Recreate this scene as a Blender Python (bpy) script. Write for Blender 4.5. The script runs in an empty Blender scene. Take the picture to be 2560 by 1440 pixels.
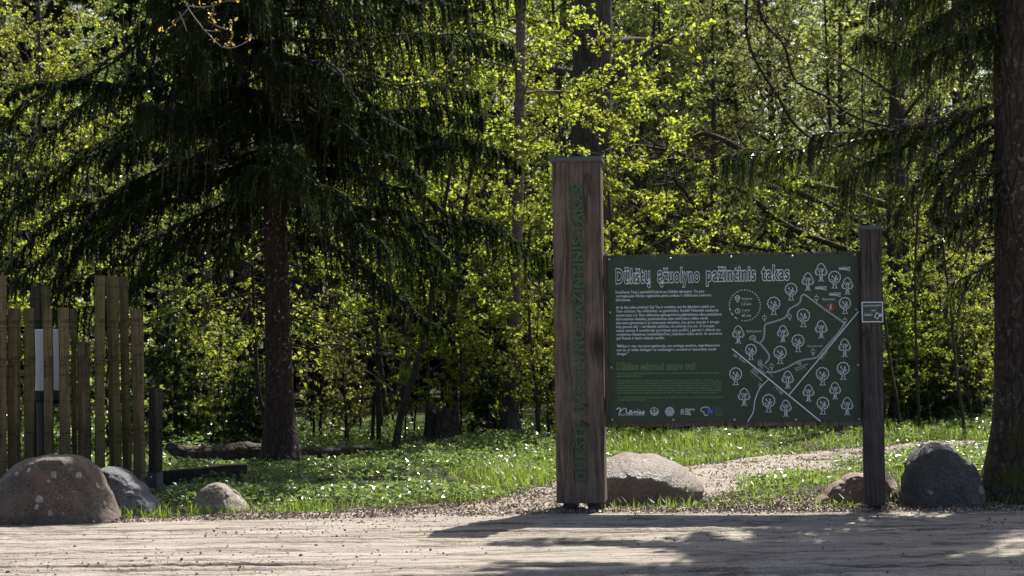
import bpy, math, random
import numpy as np
from mathutils import Vector, Matrix

R = math.radians
rng = np.random.default_rng(11)
random.seed(5)
scene = bpy.context.scene
COL = scene.collection

# ------------------------------------------------------------------ camera
FPX, CX, CY = 4500.0, 1280.0, 720.0
CAM = Vector((0, 0, 1.6))
CM = Matrix.Rotation(R(90) + math.atan(85 / FPX), 3, 'X') @ Matrix.Rotation(-R(0.75), 3, 'Z')
cam_d = bpy.data.cameras.new('camera')
cam = bpy.data.objects.new('camera', cam_d)
COL.objects.link(cam)
cam.location = CAM
cam.rotation_euler = CM.to_euler()
cam_d.sensor_width = 36
cam_d.lens = FPX / 2560 * 36
cam_d.clip_end = 1000
cam_d.dof.use_dof = True
cam_d.dof.focus_distance = 15.2
cam_d.dof.aperture_fstop = 4.5
scene.camera = cam


def ray(px, py):
    return CM @ Vector(((px - CX) / FPX, (CY - py) / FPX, -1))


def P(px, py, Y):
    """world point seen at photo pixel (2560 wide) at depth Y"""
    d = ray(px, py)
    return CAM + d * (Y / d.y)


def G(px, py, z=0.0):
    d = ray(px, py)
    return CAM + d * ((z - CAM.z) / d.z)


# ------------------------------------------------------------------ noise
def vnoise(p, seed=0):
    p = np.asarray(p, float)
    i = np.floor(p).astype(np.int64)
    f = p - i
    f = f * f * (3 - 2 * f)

    def h(a, b, c):
        n = (a * 374761393 + b * 668265263 + c * 1440662683 + seed * 974634721) & 0xffffffff
        n = ((n ^ (n >> 13)) * 1274126177) & 0xffffffff
        return ((n ^ (n >> 16)) & 0xffff) / 65535.0
    x, y, z = i[..., 0], i[..., 1], i[..., 2]
    fx, fy, fz = f[..., 0], f[..., 1], f[..., 2]
    r = 0
    for dx in (0, 1):
        for dy in (0, 1):
            for dz in (0, 1):
                w = (fx if dx else 1 - fx) * (fy if dy else 1 - fy) * (fz if dz else 1 - fz)
                r = r + w * h(x + dx, y + dy, z + dz)
    return r


def fbm(p, oct=4, seed=0):
    p = np.asarray(p, float)
    s, a, t = 0, 1.0, 0
    for k in range(oct):
        s = s + a * (vnoise(p * 2 ** k + 17.3 * k, seed + k) - 0.5)
        t += a
        a *= 0.5
    return s / t * 2


def sstep(a, b, x):
    t = np.clip((x - a) / (b - a), 0, 1)
    return t * t * (3 - 2 * t)


def nrm(v):
    return v / np.maximum(np.linalg.norm(v, axis=-1, keepdims=True), 1e-9)


# ------------------------------------------------------------------ mesh builder
class MB:
    def __init__(s):
        s.V, s.L, s.N, s.M, s.A, s.S, s.n = [], [], [], [], [], [], 0

    def add(s, V, F, mi=0, a=0.5, smooth=False):
        V = np.asarray(V, float).reshape(-1, 3)
        F = np.asarray(F, np.int64)
        if len(F) == 0:
            return
        s.V.append(V)
        s.L.append((F + s.n).ravel())
        s.N.append(np.full(len(F), F.shape[1]))
        s.M.append(np.full(len(F), mi))
        s.S.append(np.full(len(F), smooth))
        s.A.append(np.broadcast_to(np.asarray(a, float), (len(V),)))
        s.n += len(V)

    def build(s, name, mats, parent=None):
        me = bpy.data.meshes.new(name)
        V = np.concatenate(s.V)
        L = np.concatenate(s.L)
        N = np.concatenate(s.N)
        me.vertices.add(len(V))
        me.vertices.foreach_set('co', V.astype(np.float32).ravel())
        me.loops.add(len(L))
        me.polygons.add(len(N))
        st = np.concatenate([[0], np.cumsum(N)[:-1]])
        me.polygons.foreach_set('loop_start', st.astype(np.int32))
        me.polygons.foreach_set('vertices', L.astype(np.int32))
        me.polygons.foreach_set('material_index', np.concatenate(s.M).astype(np.int32))
        me.polygons.foreach_set('use_smooth', np.concatenate(s.S))
        at = me.attributes.new('rnd', 'FLOAT', 'POINT')
        at.data.foreach_set('value', np.concatenate(s.A).astype(np.float32))
        for m in (mats if isinstance(mats, (list, tuple)) else [mats]):
            me.materials.append(m)
        me.update(calc_edges=True)
        o = bpy.data.objects.new(name, me)
        COL.objects.link(o)
        if parent is not None:
            o.parent = parent
        return o


def tag(o, label=None, cat=None, group=None, kind=None):
    if label:
        o['label'] = label
    if cat:
        o['category'] = cat
    if group:
        o['group'] = group
    if kind:
        o['kind'] = kind
    return o


def empty(name, loc=(0, 0, 0), rz=0.0):
    o = bpy.data.objects.new(name, None)
    COL.objects.link(o)
    o.location = loc
    o.rotation_euler = (0, 0, rz)
    o.empty_display_size = 0.2
    return o


def copy_thing(o):
    c = o.copy()
    COL.objects.link(c)
    for ch in list(o.children):
        d = ch.copy()
        COL.objects.link(d)
        d.parent = c
        for g in list(ch.children):
            e = g.copy()
            COL.objects.link(e)
            e.parent = d
    return c


def tube(path, rad, sides=6, cap=True):
    p = np.asarray(path, float)
    n = len(p)
    rad = np.atleast_1d(np.asarray(rad, float))
    rad = np.interp(np.linspace(0, 1, n), np.linspace(0, 1, len(rad)), rad) if len(rad) > 1 else np.full(n, rad[0])
    t = np.gradient(p, axis=0)
    t = nrm(t)
    ref = np.array([0.0, 0, 1]) if abs(t[:, 2]).mean() < 0.8 else np.array([1.0, 0, 0])
    u = nrm(np.cross(np.broadcast_to(ref, t.shape), t))
    v = np.cross(t, u)
    a = np.linspace(0, 2 * math.pi, sides, endpoint=False)
    V = p[:, None] + rad[:, None, None] * (np.cos(a)[None, :, None] * u[:, None] + np.sin(a)[None, :, None] * v[:, None])
    V = V.reshape(-1, 3)
    i = np.arange(n - 1)[:, None] * sides
    j = np.arange(sides)[None]
    k = (j + 1) % sides
    F = np.stack([i + j, i + k, i + sides + k, i + sides + j], -1).reshape(-1, 4)
    if cap:
        V = np.concatenate([V, p[:1], p[-1:]])
        c0, c1 = n * sides, n * sides + 1
        jj = np.arange(sides)
        kk = (jj + 1) % sides
        F0 = np.stack([kk, jj, np.full(sides, c0), np.full(sides, c0)], -1)
        # triangles are stored as separate arrays
        return V, F, np.concatenate([np.stack([kk, jj, np.full(sides, c0)], -1),
                                     np.stack([jj + (n - 1) * sides, kk + (n - 1) * sides, np.full(sides, c1)], -1)])
    return V, F, None


def add_tube(mb, path, rad, sides=6, mi=0, a=0.5, cap=True):
    V, F, T = tube(path, rad, sides, cap)
    n0 = mb.n
    mb.add(V, F, mi, a, True)
    if T is not None:
        mb.L.append((T + n0).ravel())
        mb.N.append(np.full(len(T), 3))
        mb.M.append(np.full(len(T), mi))
        mb.S.append(np.full(len(T), False))


def box(x0, x1, y0, y1, z0, z1, bev=0.0):
    """box with chamfered edges"""
    import bmesh
    bm = bmesh.new()
    bmesh.ops.create_cube(bm, size=1)
    for v in bm.verts:
        v.co = Vector(((x0 + x1) / 2 + v.co.x * (x1 - x0), (y0 + y1) / 2 + v.co.y * (y1 - y0), (z0 + z1) / 2 + v.co.z * (z1 - z0)))
    if bev:
        bmesh.ops.bevel(bm, geom=bm.edges[:], offset=bev, segments=2, affect='EDGES')
    bmesh.ops.triangulate(bm, faces=bm.faces[:])
    V = np.array([v.co[:] for v in bm.verts])
    bm.verts.index_update()
    F = np.array([[v.index for v in f.verts] for f in bm.faces])
    bm.free()
    return V, F


def bez(pts, n):
    """Catmull-Rom through points"""
    p = np.asarray(pts, float)
    p = np.concatenate([2 * p[:1] - p[1:2], p, 2 * p[-1:] - p[-2:-1]])
    m = len(p) - 3
    t = np.linspace(0, m - 1e-6, n)
    i = t.astype(int)
    f = (t - i)[:, None]
    a, b, c, d = p[i], p[i + 1], p[i + 2], p[i + 3]
    return 0.5 * (2 * b + (c - a) * f + (2 * a - 5 * b + 4 * c - d) * f ** 2 + (3 * b - a - 3 * c + d) * f ** 3)


# ------------------------------------------------------------------ materials
class NT:
    def __init__(s, name):
        s.m = bpy.data.materials.new(name)
        s.m.use_nodes = True
        s.t = s.m.node_tree
        s.t.nodes.clear()

    def n(s, typ, out=0, props=None, **inp):
        nd = s.t.nodes.new('ShaderNode' + typ)
        for k, v in (props or {}).items():
            setattr(nd, k, v)
        for k, v in inp.items():
            k2 = int(k[1:]) if k[0] == '_' else k.replace('_', ' ')
            sk = nd.inputs[k2]
            if isinstance(v, bpy.types.NodeSocket):
                s.t.links.new(v, sk)
            else:
                sk.default_value = v
        return nd.outputs[out]

    def coord(s, which='Object', scale=None, loc=None):
        o = s.n('TexCoord', which)
        if scale is not None:
            o = s.n('Mapping', Vector=o, Scale=scale, Location=loc or (0, 0, 0))
        return o

    def noise(s, vec, scale, detail=4, rough=0.55, dist=0.0, out='Fac'):
        return s.n('TexNoise', out, Vector=vec, Scale=scale, Detail=detail, Roughness=rough, Distortion=dist)

    def ramp(s, fac, stops):
        nd = s.t.nodes.new('ShaderNodeValToRGB')
        el = nd.color_ramp.elements
        while len(el) < len(stops):
            el.new(0.5)
        for e, (p, c) in zip(el, stops):
            e.position = p
            e.color = (c[0], c[1], c[2], 1) if hasattr(c, '__len__') else (c, c, c, 1)
        s.t.links.new(fac, nd.inputs[0])
        return nd.outputs[0]

    def mix(s, fac, a, b, mode='MIX'):
        nd = s.t.nodes.new('ShaderNodeMix')
        nd.data_type = 'RGBA'
        nd.blend_type = mode
        for i, v in ((0, fac), (6, a), (7, b)):
            if isinstance(v, bpy.types.NodeSocket):
                s.t.links.new(v, nd.inputs[i])
            elif i == 0:
                nd.inputs[0].default_value = v
            else:
                nd.inputs[i].default_value = (v[0], v[1], v[2], 1)
        return nd.outputs[2]

    def math(s, op, a, b=0.0):
        nd = s.t.nodes.new('ShaderNodeMath')
        nd.operation = op
        for i, v in ((0, a), (1, b)):
            if isinstance(v, bpy.types.NodeSocket):
                s.t.links.new(v, nd.inputs[i])
            else:
                nd.inputs[i].default_value = v
        return nd.outputs[0]

    def bump(s, h, strength=0.5, dist=0.02):
        return s.n('Bump', Height=h, Strength=strength, Distance=dist)

    def bsdf(s, col, rough=0.7, spec=0.3, normal=None, metal=0.0):
        nd = s.t.nodes.new('ShaderNodeBsdfPrincipled')
        for k, v in (('Base Color', col), ('Roughness', rough), ('Specular IOR Level', spec), ('Metallic', metal), ('Normal', normal)):
            if v is None:
                continue
            if isinstance(v, bpy.types.NodeSocket):
                s.t.links.new(v, nd.inputs[k])
            elif k == 'Base Color':
                nd.inputs[k].default_value = (v[0], v[1], v[2], 1)
            else:
                nd.inputs[k].default_value = v
        return nd.outputs[0]

    def end(s, sh):
        o = s.t.nodes.new('ShaderNodeOutputMaterial')
        s.t.links.new(sh, o.inputs[0])
        return s.m


def m_leaf(name, a, b, ta, tb, fac=0.5, rough=0.45, spec=0.35, hue=0.03):
    """thin leaf: reflects one colour, lets another through; every leaf differs a little"""
    t = NT(name)
    r = t.n('Attribute', 'Fac', {'attribute_name': 'rnd'})
    orn = t.n('ObjectInfo', 'Random')
    c = t.mix(r, a, b)
    tc = t.mix(r, ta, tb)
    val = t.math('ADD', t.math('MULTIPLY', orn, 0.35), 0.82)
    hu = t.math('ADD', t.math('MULTIPLY', orn, hue), 0.5 - hue / 2)
    c = t.n('HueSaturation', Hue=hu, Value=val, Color=c)
    tc = t.n('HueSaturation', Hue=hu, Value=val, Color=tc)
    s1 = t.bsdf(c, rough, spec)
    s2 = t.n('BsdfTranslucent', Color=tc)
    return t.end(t.n('MixShader', _0=fac, _1=s1, _2=s2))


def m_bark(name, a, b, sc=(14, 14, 3), lichen=None, lamt=0.62, moss=None, bump=0.8, rough=0.9):
    t = NT(name)
    v = t.coord('Object', sc)
    n1 = t.noise(v, 1.6, 6, 0.65, 0.8)
    vor = t.n('TexVoronoi', 'Distance', {'feature': 'DISTANCE_TO_EDGE'}, Vector=t.mix(0.12, v, t.noise(v, 2, 3, 0.5, 0, 'Color')), Scale=1.1)
    crack = t.ramp(vor, [(0.0, 0.0), (0.16, 1.0)])
    h = t.math('ADD', t.math('MULTIPLY', crack, 0.6), n1)
    c = t.mix(n1, a, b)
    c = t.mix(t.math('MULTIPLY', t.math('SUBTRACT', 1.0, crack), 0.55), c, tuple(x * 0.35 for x in a))
    if lichen:
        o = t.coord('Object')
        m = t.ramp(t.noise(o, 22, 4, 0.6, 0.3), [(lamt, 0.0), (lamt + 0.05, 1.0)])
        m2 = t.ramp(t.noise(o, 2.2, 3, 0.5), [(0.42, 0.0), (0.62, 1.0)])
        c = t.mix(t.math('MULTIPLY', m, m2), c, lichen)
    if moss:
        o = t.coord('Object')
        m = t.ramp(t.noise(o, 3.0, 6, 0.7), [(0.44, 0.0), (0.6, 1.0)])
        up = t.ramp(t.n('SeparateXYZ', 'Z', Vector=t.n('NewGeometry', 'Normal')), [(0.35, 0.0), (0.75, 1.0)])
        zz = t.ramp(t.n('SeparateXYZ', 'Z', Vector=o), [(0.3, 1.0), (0.95, 0.0)])
        c = t.mix(t.math('MULTIPLY', m, t.math('MAXIMUM', up, zz) if moss[1] else up), c, moss[0])
    return t.end(t.bsdf(c, rough, 0.2, t.bump(h, bump, 0.02)))


def m_plain(name, c, rough=0.6, spec=0.3, metal=0.0, var=0.0, sc=40, bump=0.0):
    t = NT(name)
    o = t.coord('Object')
    n = t.noise(o, sc, 4, 0.6)
    cc = t.mix(n, tuple(x * (1 - var) for x in c), tuple(min(1, x * (1 + var)) for x in c))
    return t.end(t.bsdf(cc, rough, spec, t.bump(n, bump, 0.005) if bump else None, metal))


def m_stone(name, a, b, dark, lichen=(0.42, 0.43, 0.38), lam=0.66, warm=None, rough=(0.5, 0.75), spec=0.42):
    t = NT(name)
    o = t.coord('Object')
    n1 = t.noise(o, 3.2, 6, 0.6, 0.4)
    n2 = t.noise(o, 42, 5, 0.75)
    c = t.mix(t.ramp(n1, [(0.32, 0.0), (0.68, 1.0)]), a, b)
    c = t.mix(t.ramp(n2, [(0.40, 0.85), (0.60, 0.0)]), c, dark)
    c = t.mix(t.ramp(t.noise(o, 75, 3, 0.6), [(0.56, 0.0), (0.68, 0.45)]), c, tuple(min(1, x * 1.9) for x in b))
    if warm:
        c = t.mix(t.ramp(t.noise(o, 5.0, 5, 0.7, 0.6), [(0.5, 0.0), (0.66, 0.8)]), c, warm)
    vo = t.n('TexVoronoi', 'Distance', None, Vector=t.mix(0.05, o, t.noise(o, 14, 3, 0.6, 0, 'Color')), Scale=10.0)
    vc = t.n('TexVoronoi', 'Color', None, Vector=t.mix(0.05, o, t.noise(o, 14, 3, 0.6, 0, 'Color')), Scale=10.0)
    th = t.math('MULTIPLY', t.ramp(t.n('SeparateColor', 'Red', Color=vc), [(lam, 0.0), (0.98, 1.0)]), 0.36)
    sp = t.ramp(t.math('SUBTRACT', th, vo), [(0.0, 0.0), (0.05, 1.0)])
    sp = t.math('MULTIPLY', sp, t.ramp(t.noise(o, 34, 3, 0.6), [(0.35, 0.35), (0.6, 1.0)]))
    c = t.mix(t.math('MULTIPLY', sp, 0.85), c, lichen)
    sp2 = t.ramp(t.noise(o, 60, 2, 0.5), [(0.68, 0.0), (0.72, 0.6)])
    c = t.mix(t.math('MULTIPLY', sp2, t.ramp(n1, [(0.4, 0.0), (0.6, 1.0)])), c, lichen)
    h = t.math('ADD', t.math('MULTIPLY', n2, 0.6), t.noise(o, 9, 6, 0.7))
    return t.end(t.bsdf(c, t.ramp(n2, [(0.3, rough[0]), (0.7, rough[1])]), spec, t.bump(h, 0.9, 0.035)))


def m_timber(name, a, b, dark, knot=None, green=None, cross=False):
    """weathered timber: grain along Z, drying cracks, optional knot, optional green algae"""
    t = NT(name)
    o = t.coord('Object')
    wob = t.noise(t.n('Mapping', Vector=o, Scale=(3, 3, 0.9)), 1.4, 3, 0.5, 0, 'Color')
    ov = t.mix(0.09, o, wob)
    if knot:
        # rings bend round the knot
        dvec = t.n('VectorMath', 0, {'operation': 'SUBTRACT'}, _0=o, _1=knot)
        dvec = t.n('Mapping', Vector=dvec, Scale=(1, 0.05, 0.62))
        dl = t.n('VectorMath', 'Value', {'operation': 'LENGTH'}, _0=dvec)
        kf = t.ramp(dl, [(0.0, 1.0), (0.16, 0.0)])
        push = t.n('VectorMath', 0, {'operation': 'SCALE'}, _0=dvec, Scale=t.math('MULTIPLY', kf, -0.75))
        ov = t.n('VectorMath', 0, {'operation': 'ADD'}, _0=ov, _1=push)
    g = t.noise(t.n('Mapping', Vector=ov, Scale=(60, 60, 1.6)), 1.0, 5, 0.7, 0.2)
    g2 = t.noise(t.n('Mapping', Vector=ov, Scale=(14, 14, 0.7)), 1.0, 4, 0.6, 0.3)
    big = t.noise(o, 2.2, 4, 0.6)
    c = t.mix(t.ramp(g2, [(0.3, 0.0), (0.7, 1.0)]), a, b)
    c = t.mix(t.ramp(g, [(0.36, 0.75), (0.56, 0.0)]), c, dark)
    c = t.mix(t.ramp(big, [(0.38, 0.5), (0.6, 0.0)]), c, dark)
    cr = t.ramp(t.noise(t.n('Mapping', Vector=ov, Scale=(17, 17, 0.2)), 1.0, 2, 0.5), [(0.475, 0.0), (0.492, 1.0), (0.508, 1.0), (0.525, 0.0)])
    cr = t.math('MULTIPLY', cr, t.ramp(t.noise(o, 1.7, 2, 0.5), [(0.41, 0.0), (0.56, 1.0)]))
    c = t.mix(t.math('MULTIPLY', cr, 0.6), c, tuple(x * 0.25 for x in dark))
    if knot:
        c = t.mix(t.math('MULTIPLY', t.ramp(t.math('ADD', dl, t.math('MULTIPLY', t.math('SUBTRACT', g2, 0.5), 0.12)), [(0.03, 1.0), (0.13, 0.0)]), 0.9), c, tuple(x * 0.5 for x in dark))
    if green:
        c = t.mix(t.ramp(t.noise(o, 3.0, 4, 0.6), [(0.4, 0.0), (0.65, 0.75)]), c, green)
    h = t.math('SUBTRACT', t.math('ADD', g, t.math('MULTIPLY', g2, 0.6)), t.math('MULTIPLY', cr, 1.2))
    if cross:
        sl = t.noise(t.n('Mapping', Vector=o, Scale=(7, 7, 26)), 1.0, 4, 0.6, 0.5)
        cut = t.ramp(sl, [(0.35, 1.0), (0.43, 0.0)])
        c = t.mix(t.math('MULTIPLY', cut, 0.5), c, tuple(x * 0.5 for x in dark))
        h = t.math('SUBTRACT', h, t.math('MULTIPLY', cut, 1.2))
    return t.end(t.bsdf(c, 0.85, 0.25, t.bump(h, 0.6, 0.012)))
# ------------------------------------------------------------------ sky, sun
SUN = Vector((0.495 * math.cos(R(56)), 0.869 * math.cos(R(56)), math.sin(R(56))))
w = bpy.data.worlds.new('World')
scene.world = w
w.use_nodes = True
wn = w.node_tree
bg = wn.nodes['Background']
sky = wn.nodes.new('ShaderNodeTexSky')
sky.sky_type = 'NISHITA'
sky.sun_disc = False
sky.sun_elevation = R(56)
sky.sun_rotation = math.atan2(SUN.x, SUN.y)
sky.dust_density = 3.0
sky.ozone_density = 0.9
wn.links.new(sky.outputs[0], bg.inputs[0])
bg.inputs[1].default_value = 0.075
sl = bpy.data.lights.new('sun', 'SUN')
sl.energy = 5.0
sl.angle = R(0.53)
sl.color = (1.0, 0.955, 0.87)
so = bpy.data.objects.new('sun', sl)
COL.objects.link(so)
so.rotation_euler = SUN.to_track_quat('Z', 'Y').to_euler()
vs = scene.view_settings
vs.view_transform = 'Standard'
vs.look = 'None'
vs.exposure = 1.2
vs.gamma = 1.0
cy = scene.cycles
cy.max_bounces = 7
cy.diffuse_bounces = 3
cy.glossy_bounces = 2
cy.transmission_bounces = 4
cy.transparent_max_bounces = 4
cy.caustics_reflective = False
cy.caustics_refractive = False
cy.use_denoising = True
cy.denoiser = 'OPENIMAGEDENOISE'
cy.denoising_input_passes = 'RGB_ALBEDO_NORMAL'
cy.sample_clamp_indirect = 4.0

# ------------------------------------------------------------------ ground plan
PATHC = np.array([(-0.6, 14.4), (0.45, 15.5), (1.05, 16.9), (1.8, 18.5), (3.2, 20.0), (4.6, 21.3), (6.0, 22.4), (9, 23.4), (16, 24.2), (30, 25)])
EDGE_X = np.array([-60, -6, -3.4, -2.4, -1.34, -0.98, -0.3, 0.41, 0.7, 60])
EDGE_Y = np.array([15.0, 15.0, 14.95, 15.05, 15.35, 15.5, 15.75, 16.1, 14.95, 14.95])


def seg_dist(x, y, pts):
    d = np.full(np.shape(x), 1e9)
    for a, b in zip(pts[:-1], pts[1:]):
        v = b - a
        t = np.clip(((x - a[0]) * v[0] + (y - a[1]) * v[1]) / (v @ v), 0, 1)
        d = np.minimum(d, np.hypot(x - a[0] - t * v[0], y - a[1] - t * v[1]))
    return d


def road_edge(x):
    return 14.78 + 0.05 * np.sin(x * 0.9 + 1) + 0.04 * np.sin(x * 2.3) - 0.012 * (x - 0.5) ** 2 * (np.abs(x) < 6) - 0.36 * (np.abs(x) >= 6)


def bare(x, y):
    """>0 where the ground is bare (path or gravel mouth), metres inside the bare area"""
    n = 0.22 * fbm(np.stack([x * 1.7, y * 1.7, x * 0], -1), 3, 3)
    p = 0.9 - seg_dist(x, y, PATHC) + n
    e = np.interp(x, EDGE_X, EDGE_Y) - y + n * 1.6
    return np.maximum(p, e)


def gz(x, y):
    x = np.asarray(x, float)
    y = np.asarray(y, float)
    q = np.stack([x * 0.45, y * 0.45, x * 0], -1)
    z = 0.10 * fbm(q, 3, 5) * sstep(15.2, 18, y) * (1 - sstep(-0.4, 0.5, bare(x, y)) * 0.8)
    z = z - 0.10 * (1 - sstep(14.2, 14.75, y))
    z = z + 0.02 * fbm(np.stack([x * 3, y * 3, x * 0], -1), 3, 9) * sstep(14.9, 15.3, y)
    return z


def grid(xs, ys):
    X, Y = np.meshgrid(xs, ys)
    nx, ny = len(xs), len(ys)
    i = np.arange(ny - 1)[:, None] * nx + np.arange(nx - 1)[None]
    F = np.stack([i, i + 1, i + nx + 1, i + nx], -1).reshape(-1, 4)
    return X.ravel(), Y.ravel(), F


def spaced(lo, a, b, hi, fine, ncoarse):
    def coarse(s, e, n):
        u = np.linspace(0, 1, n + 1)[1:] ** 2.2
        return s + (e - s) * u
    return np.concatenate([coarse(a, lo, ncoarse)[::-1], np.arange(a, b, fine), coarse(b, hi, ncoarse)])


# ground: one sheet out to the horizon
t = NT('soil_and_litter')
o = t.coord('Object')
n1 = t.noise(o, 1.1, 5, 0.6)
n2 = t.noise(o, 26, 5, 0.7)
c = t.mix(n2, (0.028, 0.020, 0.013), (0.085, 0.062, 0.042))
c = t.mix(t.ramp(n1, [(0.36, 0.0), (0.56, 0.9)]), c, (0.022, 0.036, 0.012))
M_soil = t.end(t.bsdf(c, 0.95, 0.15, t.bump(n2, 0.8, 0.03)))
xs = spaced(-160, -8, 10, 160, 0.12, 22)
ys = spaced(-60, 14.0, 30, 320, 0.10, 24)
X, Y, F = grid(xs, ys)
mb = MB()
mb.add(np.stack([X, Y, gz(X, Y)], -1), F, 0, 0.5, True)
tag(mb.build('ground', M_soil), 'dark woodland soil under the trees and plants', 'ground', None, 'structure')

# road: pale compacted sand with wheel ruts
t = NT('road_sand')
o = t.coord('Object')
n1 = t.noise(t.n('Mapping', Vector=o, Scale=(0.28, 2.6, 1)), 1.3, 6, 0.65)
n2 = t.noise(o, 60, 6, 0.75)
n3 = t.noise(t.n('Mapping', Vector=o, Scale=(2.5, 16, 1)), 1.0, 5, 0.65, 0.4)
c = t.mix(t.ramp(n1, [(0.35, 0.0), (0.65, 1.0)]), (0.285, 0.25, 0.21), (0.405, 0.362, 0.31))
c = t.mix(t.ramp(n2, [(0.38, 0.45), (0.58, 0.0)]), c, (0.19, 0.15, 0.115))
c = t.mix(t.ramp(n3, [(0.62, 0.0), (0.78, 0.5)]), c, (0.27, 0.21, 0.155))
n4 = t.noise(t.n('Mapping', Vector=o, Scale=(0.9, 9, 1)), 1.6, 6, 0.7, 0.6)
streak = t.ramp(n4, [(0.54, 0.0), (0.575, 1.0), (0.59, 1.0), (0.63, 0.0)])
c = t.mix(t.math('MULTIPLY', streak, 0.6), c, (0.15, 0.12, 0.095))
spk = t.ramp(t.noise(o, 95, 2, 0.5), [(0.62, 0.0), (0.68, 0.75)])
c = t.mix(spk, c, (0.13, 0.10, 0.08))
h = t.math('ADD', t.math('MULTIPLY', n2, 0.8), t.math('SUBTRACT', t.math('MULTIPLY', n3, 1.2), streak))
M_road = t.end(t.bsdf(c, 0.92, 0.2, t.bump(h, 0.8, 0.03)))
xs = spaced(-120, -4.6, 4.9, 120, 0.03, 18)
v0 = np.concatenate([np.linspace(-40, 10.4, 24)[:-1], np.arange(10.4, 14.0, 0.0095)])
vv = np.linspace(0, 1, 60)
nx = len(xs)
ys_all = np.concatenate([v0, 14.0 + vv * 0.8])
X, Y, F = grid(xs, ys_all)
ed = road_edge(X)
Y = np.where(Y > 14.0, 14.0 + (Y - 14.0) / 0.8 * (ed - 14.0), Y)


def road_h(X, Y):
    z = 0.035 * fbm(np.stack([X * 0.35, Y * 0.8, X * 0], -1), 3, 21)
    wob = 0.10 * fbm(np.stack([X * 0.5, Y * 0 + 3.3, X * 0], -1), 3, 4)
    tr_ = np.random.default_rng(3)
    for k in range(26):
        y0 = 10.75 + 3.7 * (k + tr_.uniform(-0.4, 0.4)) / 26
        sl_, wd, am, ph = tr_.uniform(0.0, 0.035), tr_.uniform(0.014, 0.034), tr_.uniform(0.008, 0.024), k * 1.7
        am = am * (1.6 if y0 < 12.6 else 0.9)
        am_ = am * np.clip(0.35 + 1.9 * fbm(np.stack([X * 0.55, Y * 0 + ph * 7.7, X * 0], -1), 3, 6), 0.0, 1.5)
        ww = wd * (1 + 0.5 * fbm(np.stack([X * 3.0, Y * 0 + ph, X * 0], -1), 2, 16))
        d = (Y - y0 - sl_ * X - wob * (0.7 + 0.02 * k) - 0.02 * np.sin(X * 1.3 + ph) - 0.012 * fbm(np.stack([X * 6, Y * 0 + ph, X * 0], -1), 2, 19)) / ww
        z = z - am_ * np.exp(-d * d) + 0.65 * am_ * np.exp(-((d - 2.0) / 1.1) ** 2) + 0.3 * am_ * np.exp(-((d + 2.4) / 1.3) ** 2)
    rough = fbm(np.stack([X * 5, Y * 14, X * 0], -1), 4, 8)
    cal = np.clip(0.35 + 1.6 * fbm(np.stack([X * 0.5, Y * 1.6, X * 0], -1), 3, 31), 0.1, 1.3)
    z = z + 0.008 * rough * cal + 0.0075 * cal * fbm(np.stack([X * 22, Y * 26, X * 0], -1), 2, 12)
    return z


Z = road_h(X, Y) * (1 - sstep(14.4, 14.9, Y) * 0.5)
Z = np.where(np.abs(Y - ed) < 1e-6, -0.06, Z + 0.018)
mb = MB()
mb.add(np.stack([X, Y, Z], -1), F, 0, 0.5, True)
tag(mb.build('road', M_road), 'pale sandy road with shallow wheel ruts', 'road', None, 'structure')

# path: sandy woodland path and the gravel mouth beside the tall post
t = NT('path_gravel')
o = t.coord('Object')
n1 = t.noise(o, 2.0, 5, 0.6)
n2 = t.noise(o, 48, 5, 0.75)
c = t.mix(n1, (0.25, 0.218, 0.182), (0.40, 0.36, 0.31))
c = t.mix(t.ramp(n2, [(0.4, 0.6), (0.58, 0.0)]), c, (0.12, 0.085, 0.06))
M_path = t.end(t.bsdf(c, 0.93, 0.2, t.bump(n2, 0.7, 0.03)))
X, Y, F = grid(np.arange(-6, 22, 0.07), np.arange(14.55, 27, 0.06))
bz = bare(X, Y)
keep = (bz > -0.15)
Z = gz(X, Y) + 0.012 + 0.035 * fbm(np.stack([X * 3, Y * 6, X * 0], -1), 4, 33) - 0.06 * (1 - sstep(-0.15, 0.05, bz)) - 0.05 * (1 - sstep(14.55, 14.8, Y))
fk = keep[F].all(1)
used = np.unique(F[fk])
remap = np.full(len(X), -1)
remap[used] = np.arange(len(used))
mb = MB()
mb.add(np.stack([X, Y, Z], -1)[used], remap[F[fk]], 0, 0.5, True)
tag(mb.build('path', M_path), 'sunlit sandy path curving into the forest behind the board', 'path', None, 'structure')
# ------------------------------------------------------------------ information board on two oak posts
TH = R(6.5)
SO = P(1447, 840, 15.0)
SO.z = 0.0
SD = Vector((math.cos(TH), -math.sin(TH), 0))
SN = Vector((math.sin(TH), math.cos(TH), 0))


def sl_(px, py, c=0.0):
    """board-local (x, z) of a photo pixel on the plane c metres behind the tall post's face"""
    d = ray(px, py)
    tt = ((SO - CAM).dot(SN) + c) / d.dot(SN)
    p = CAM + d * tt - SO
    return p.dot(SD), p.z


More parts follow.
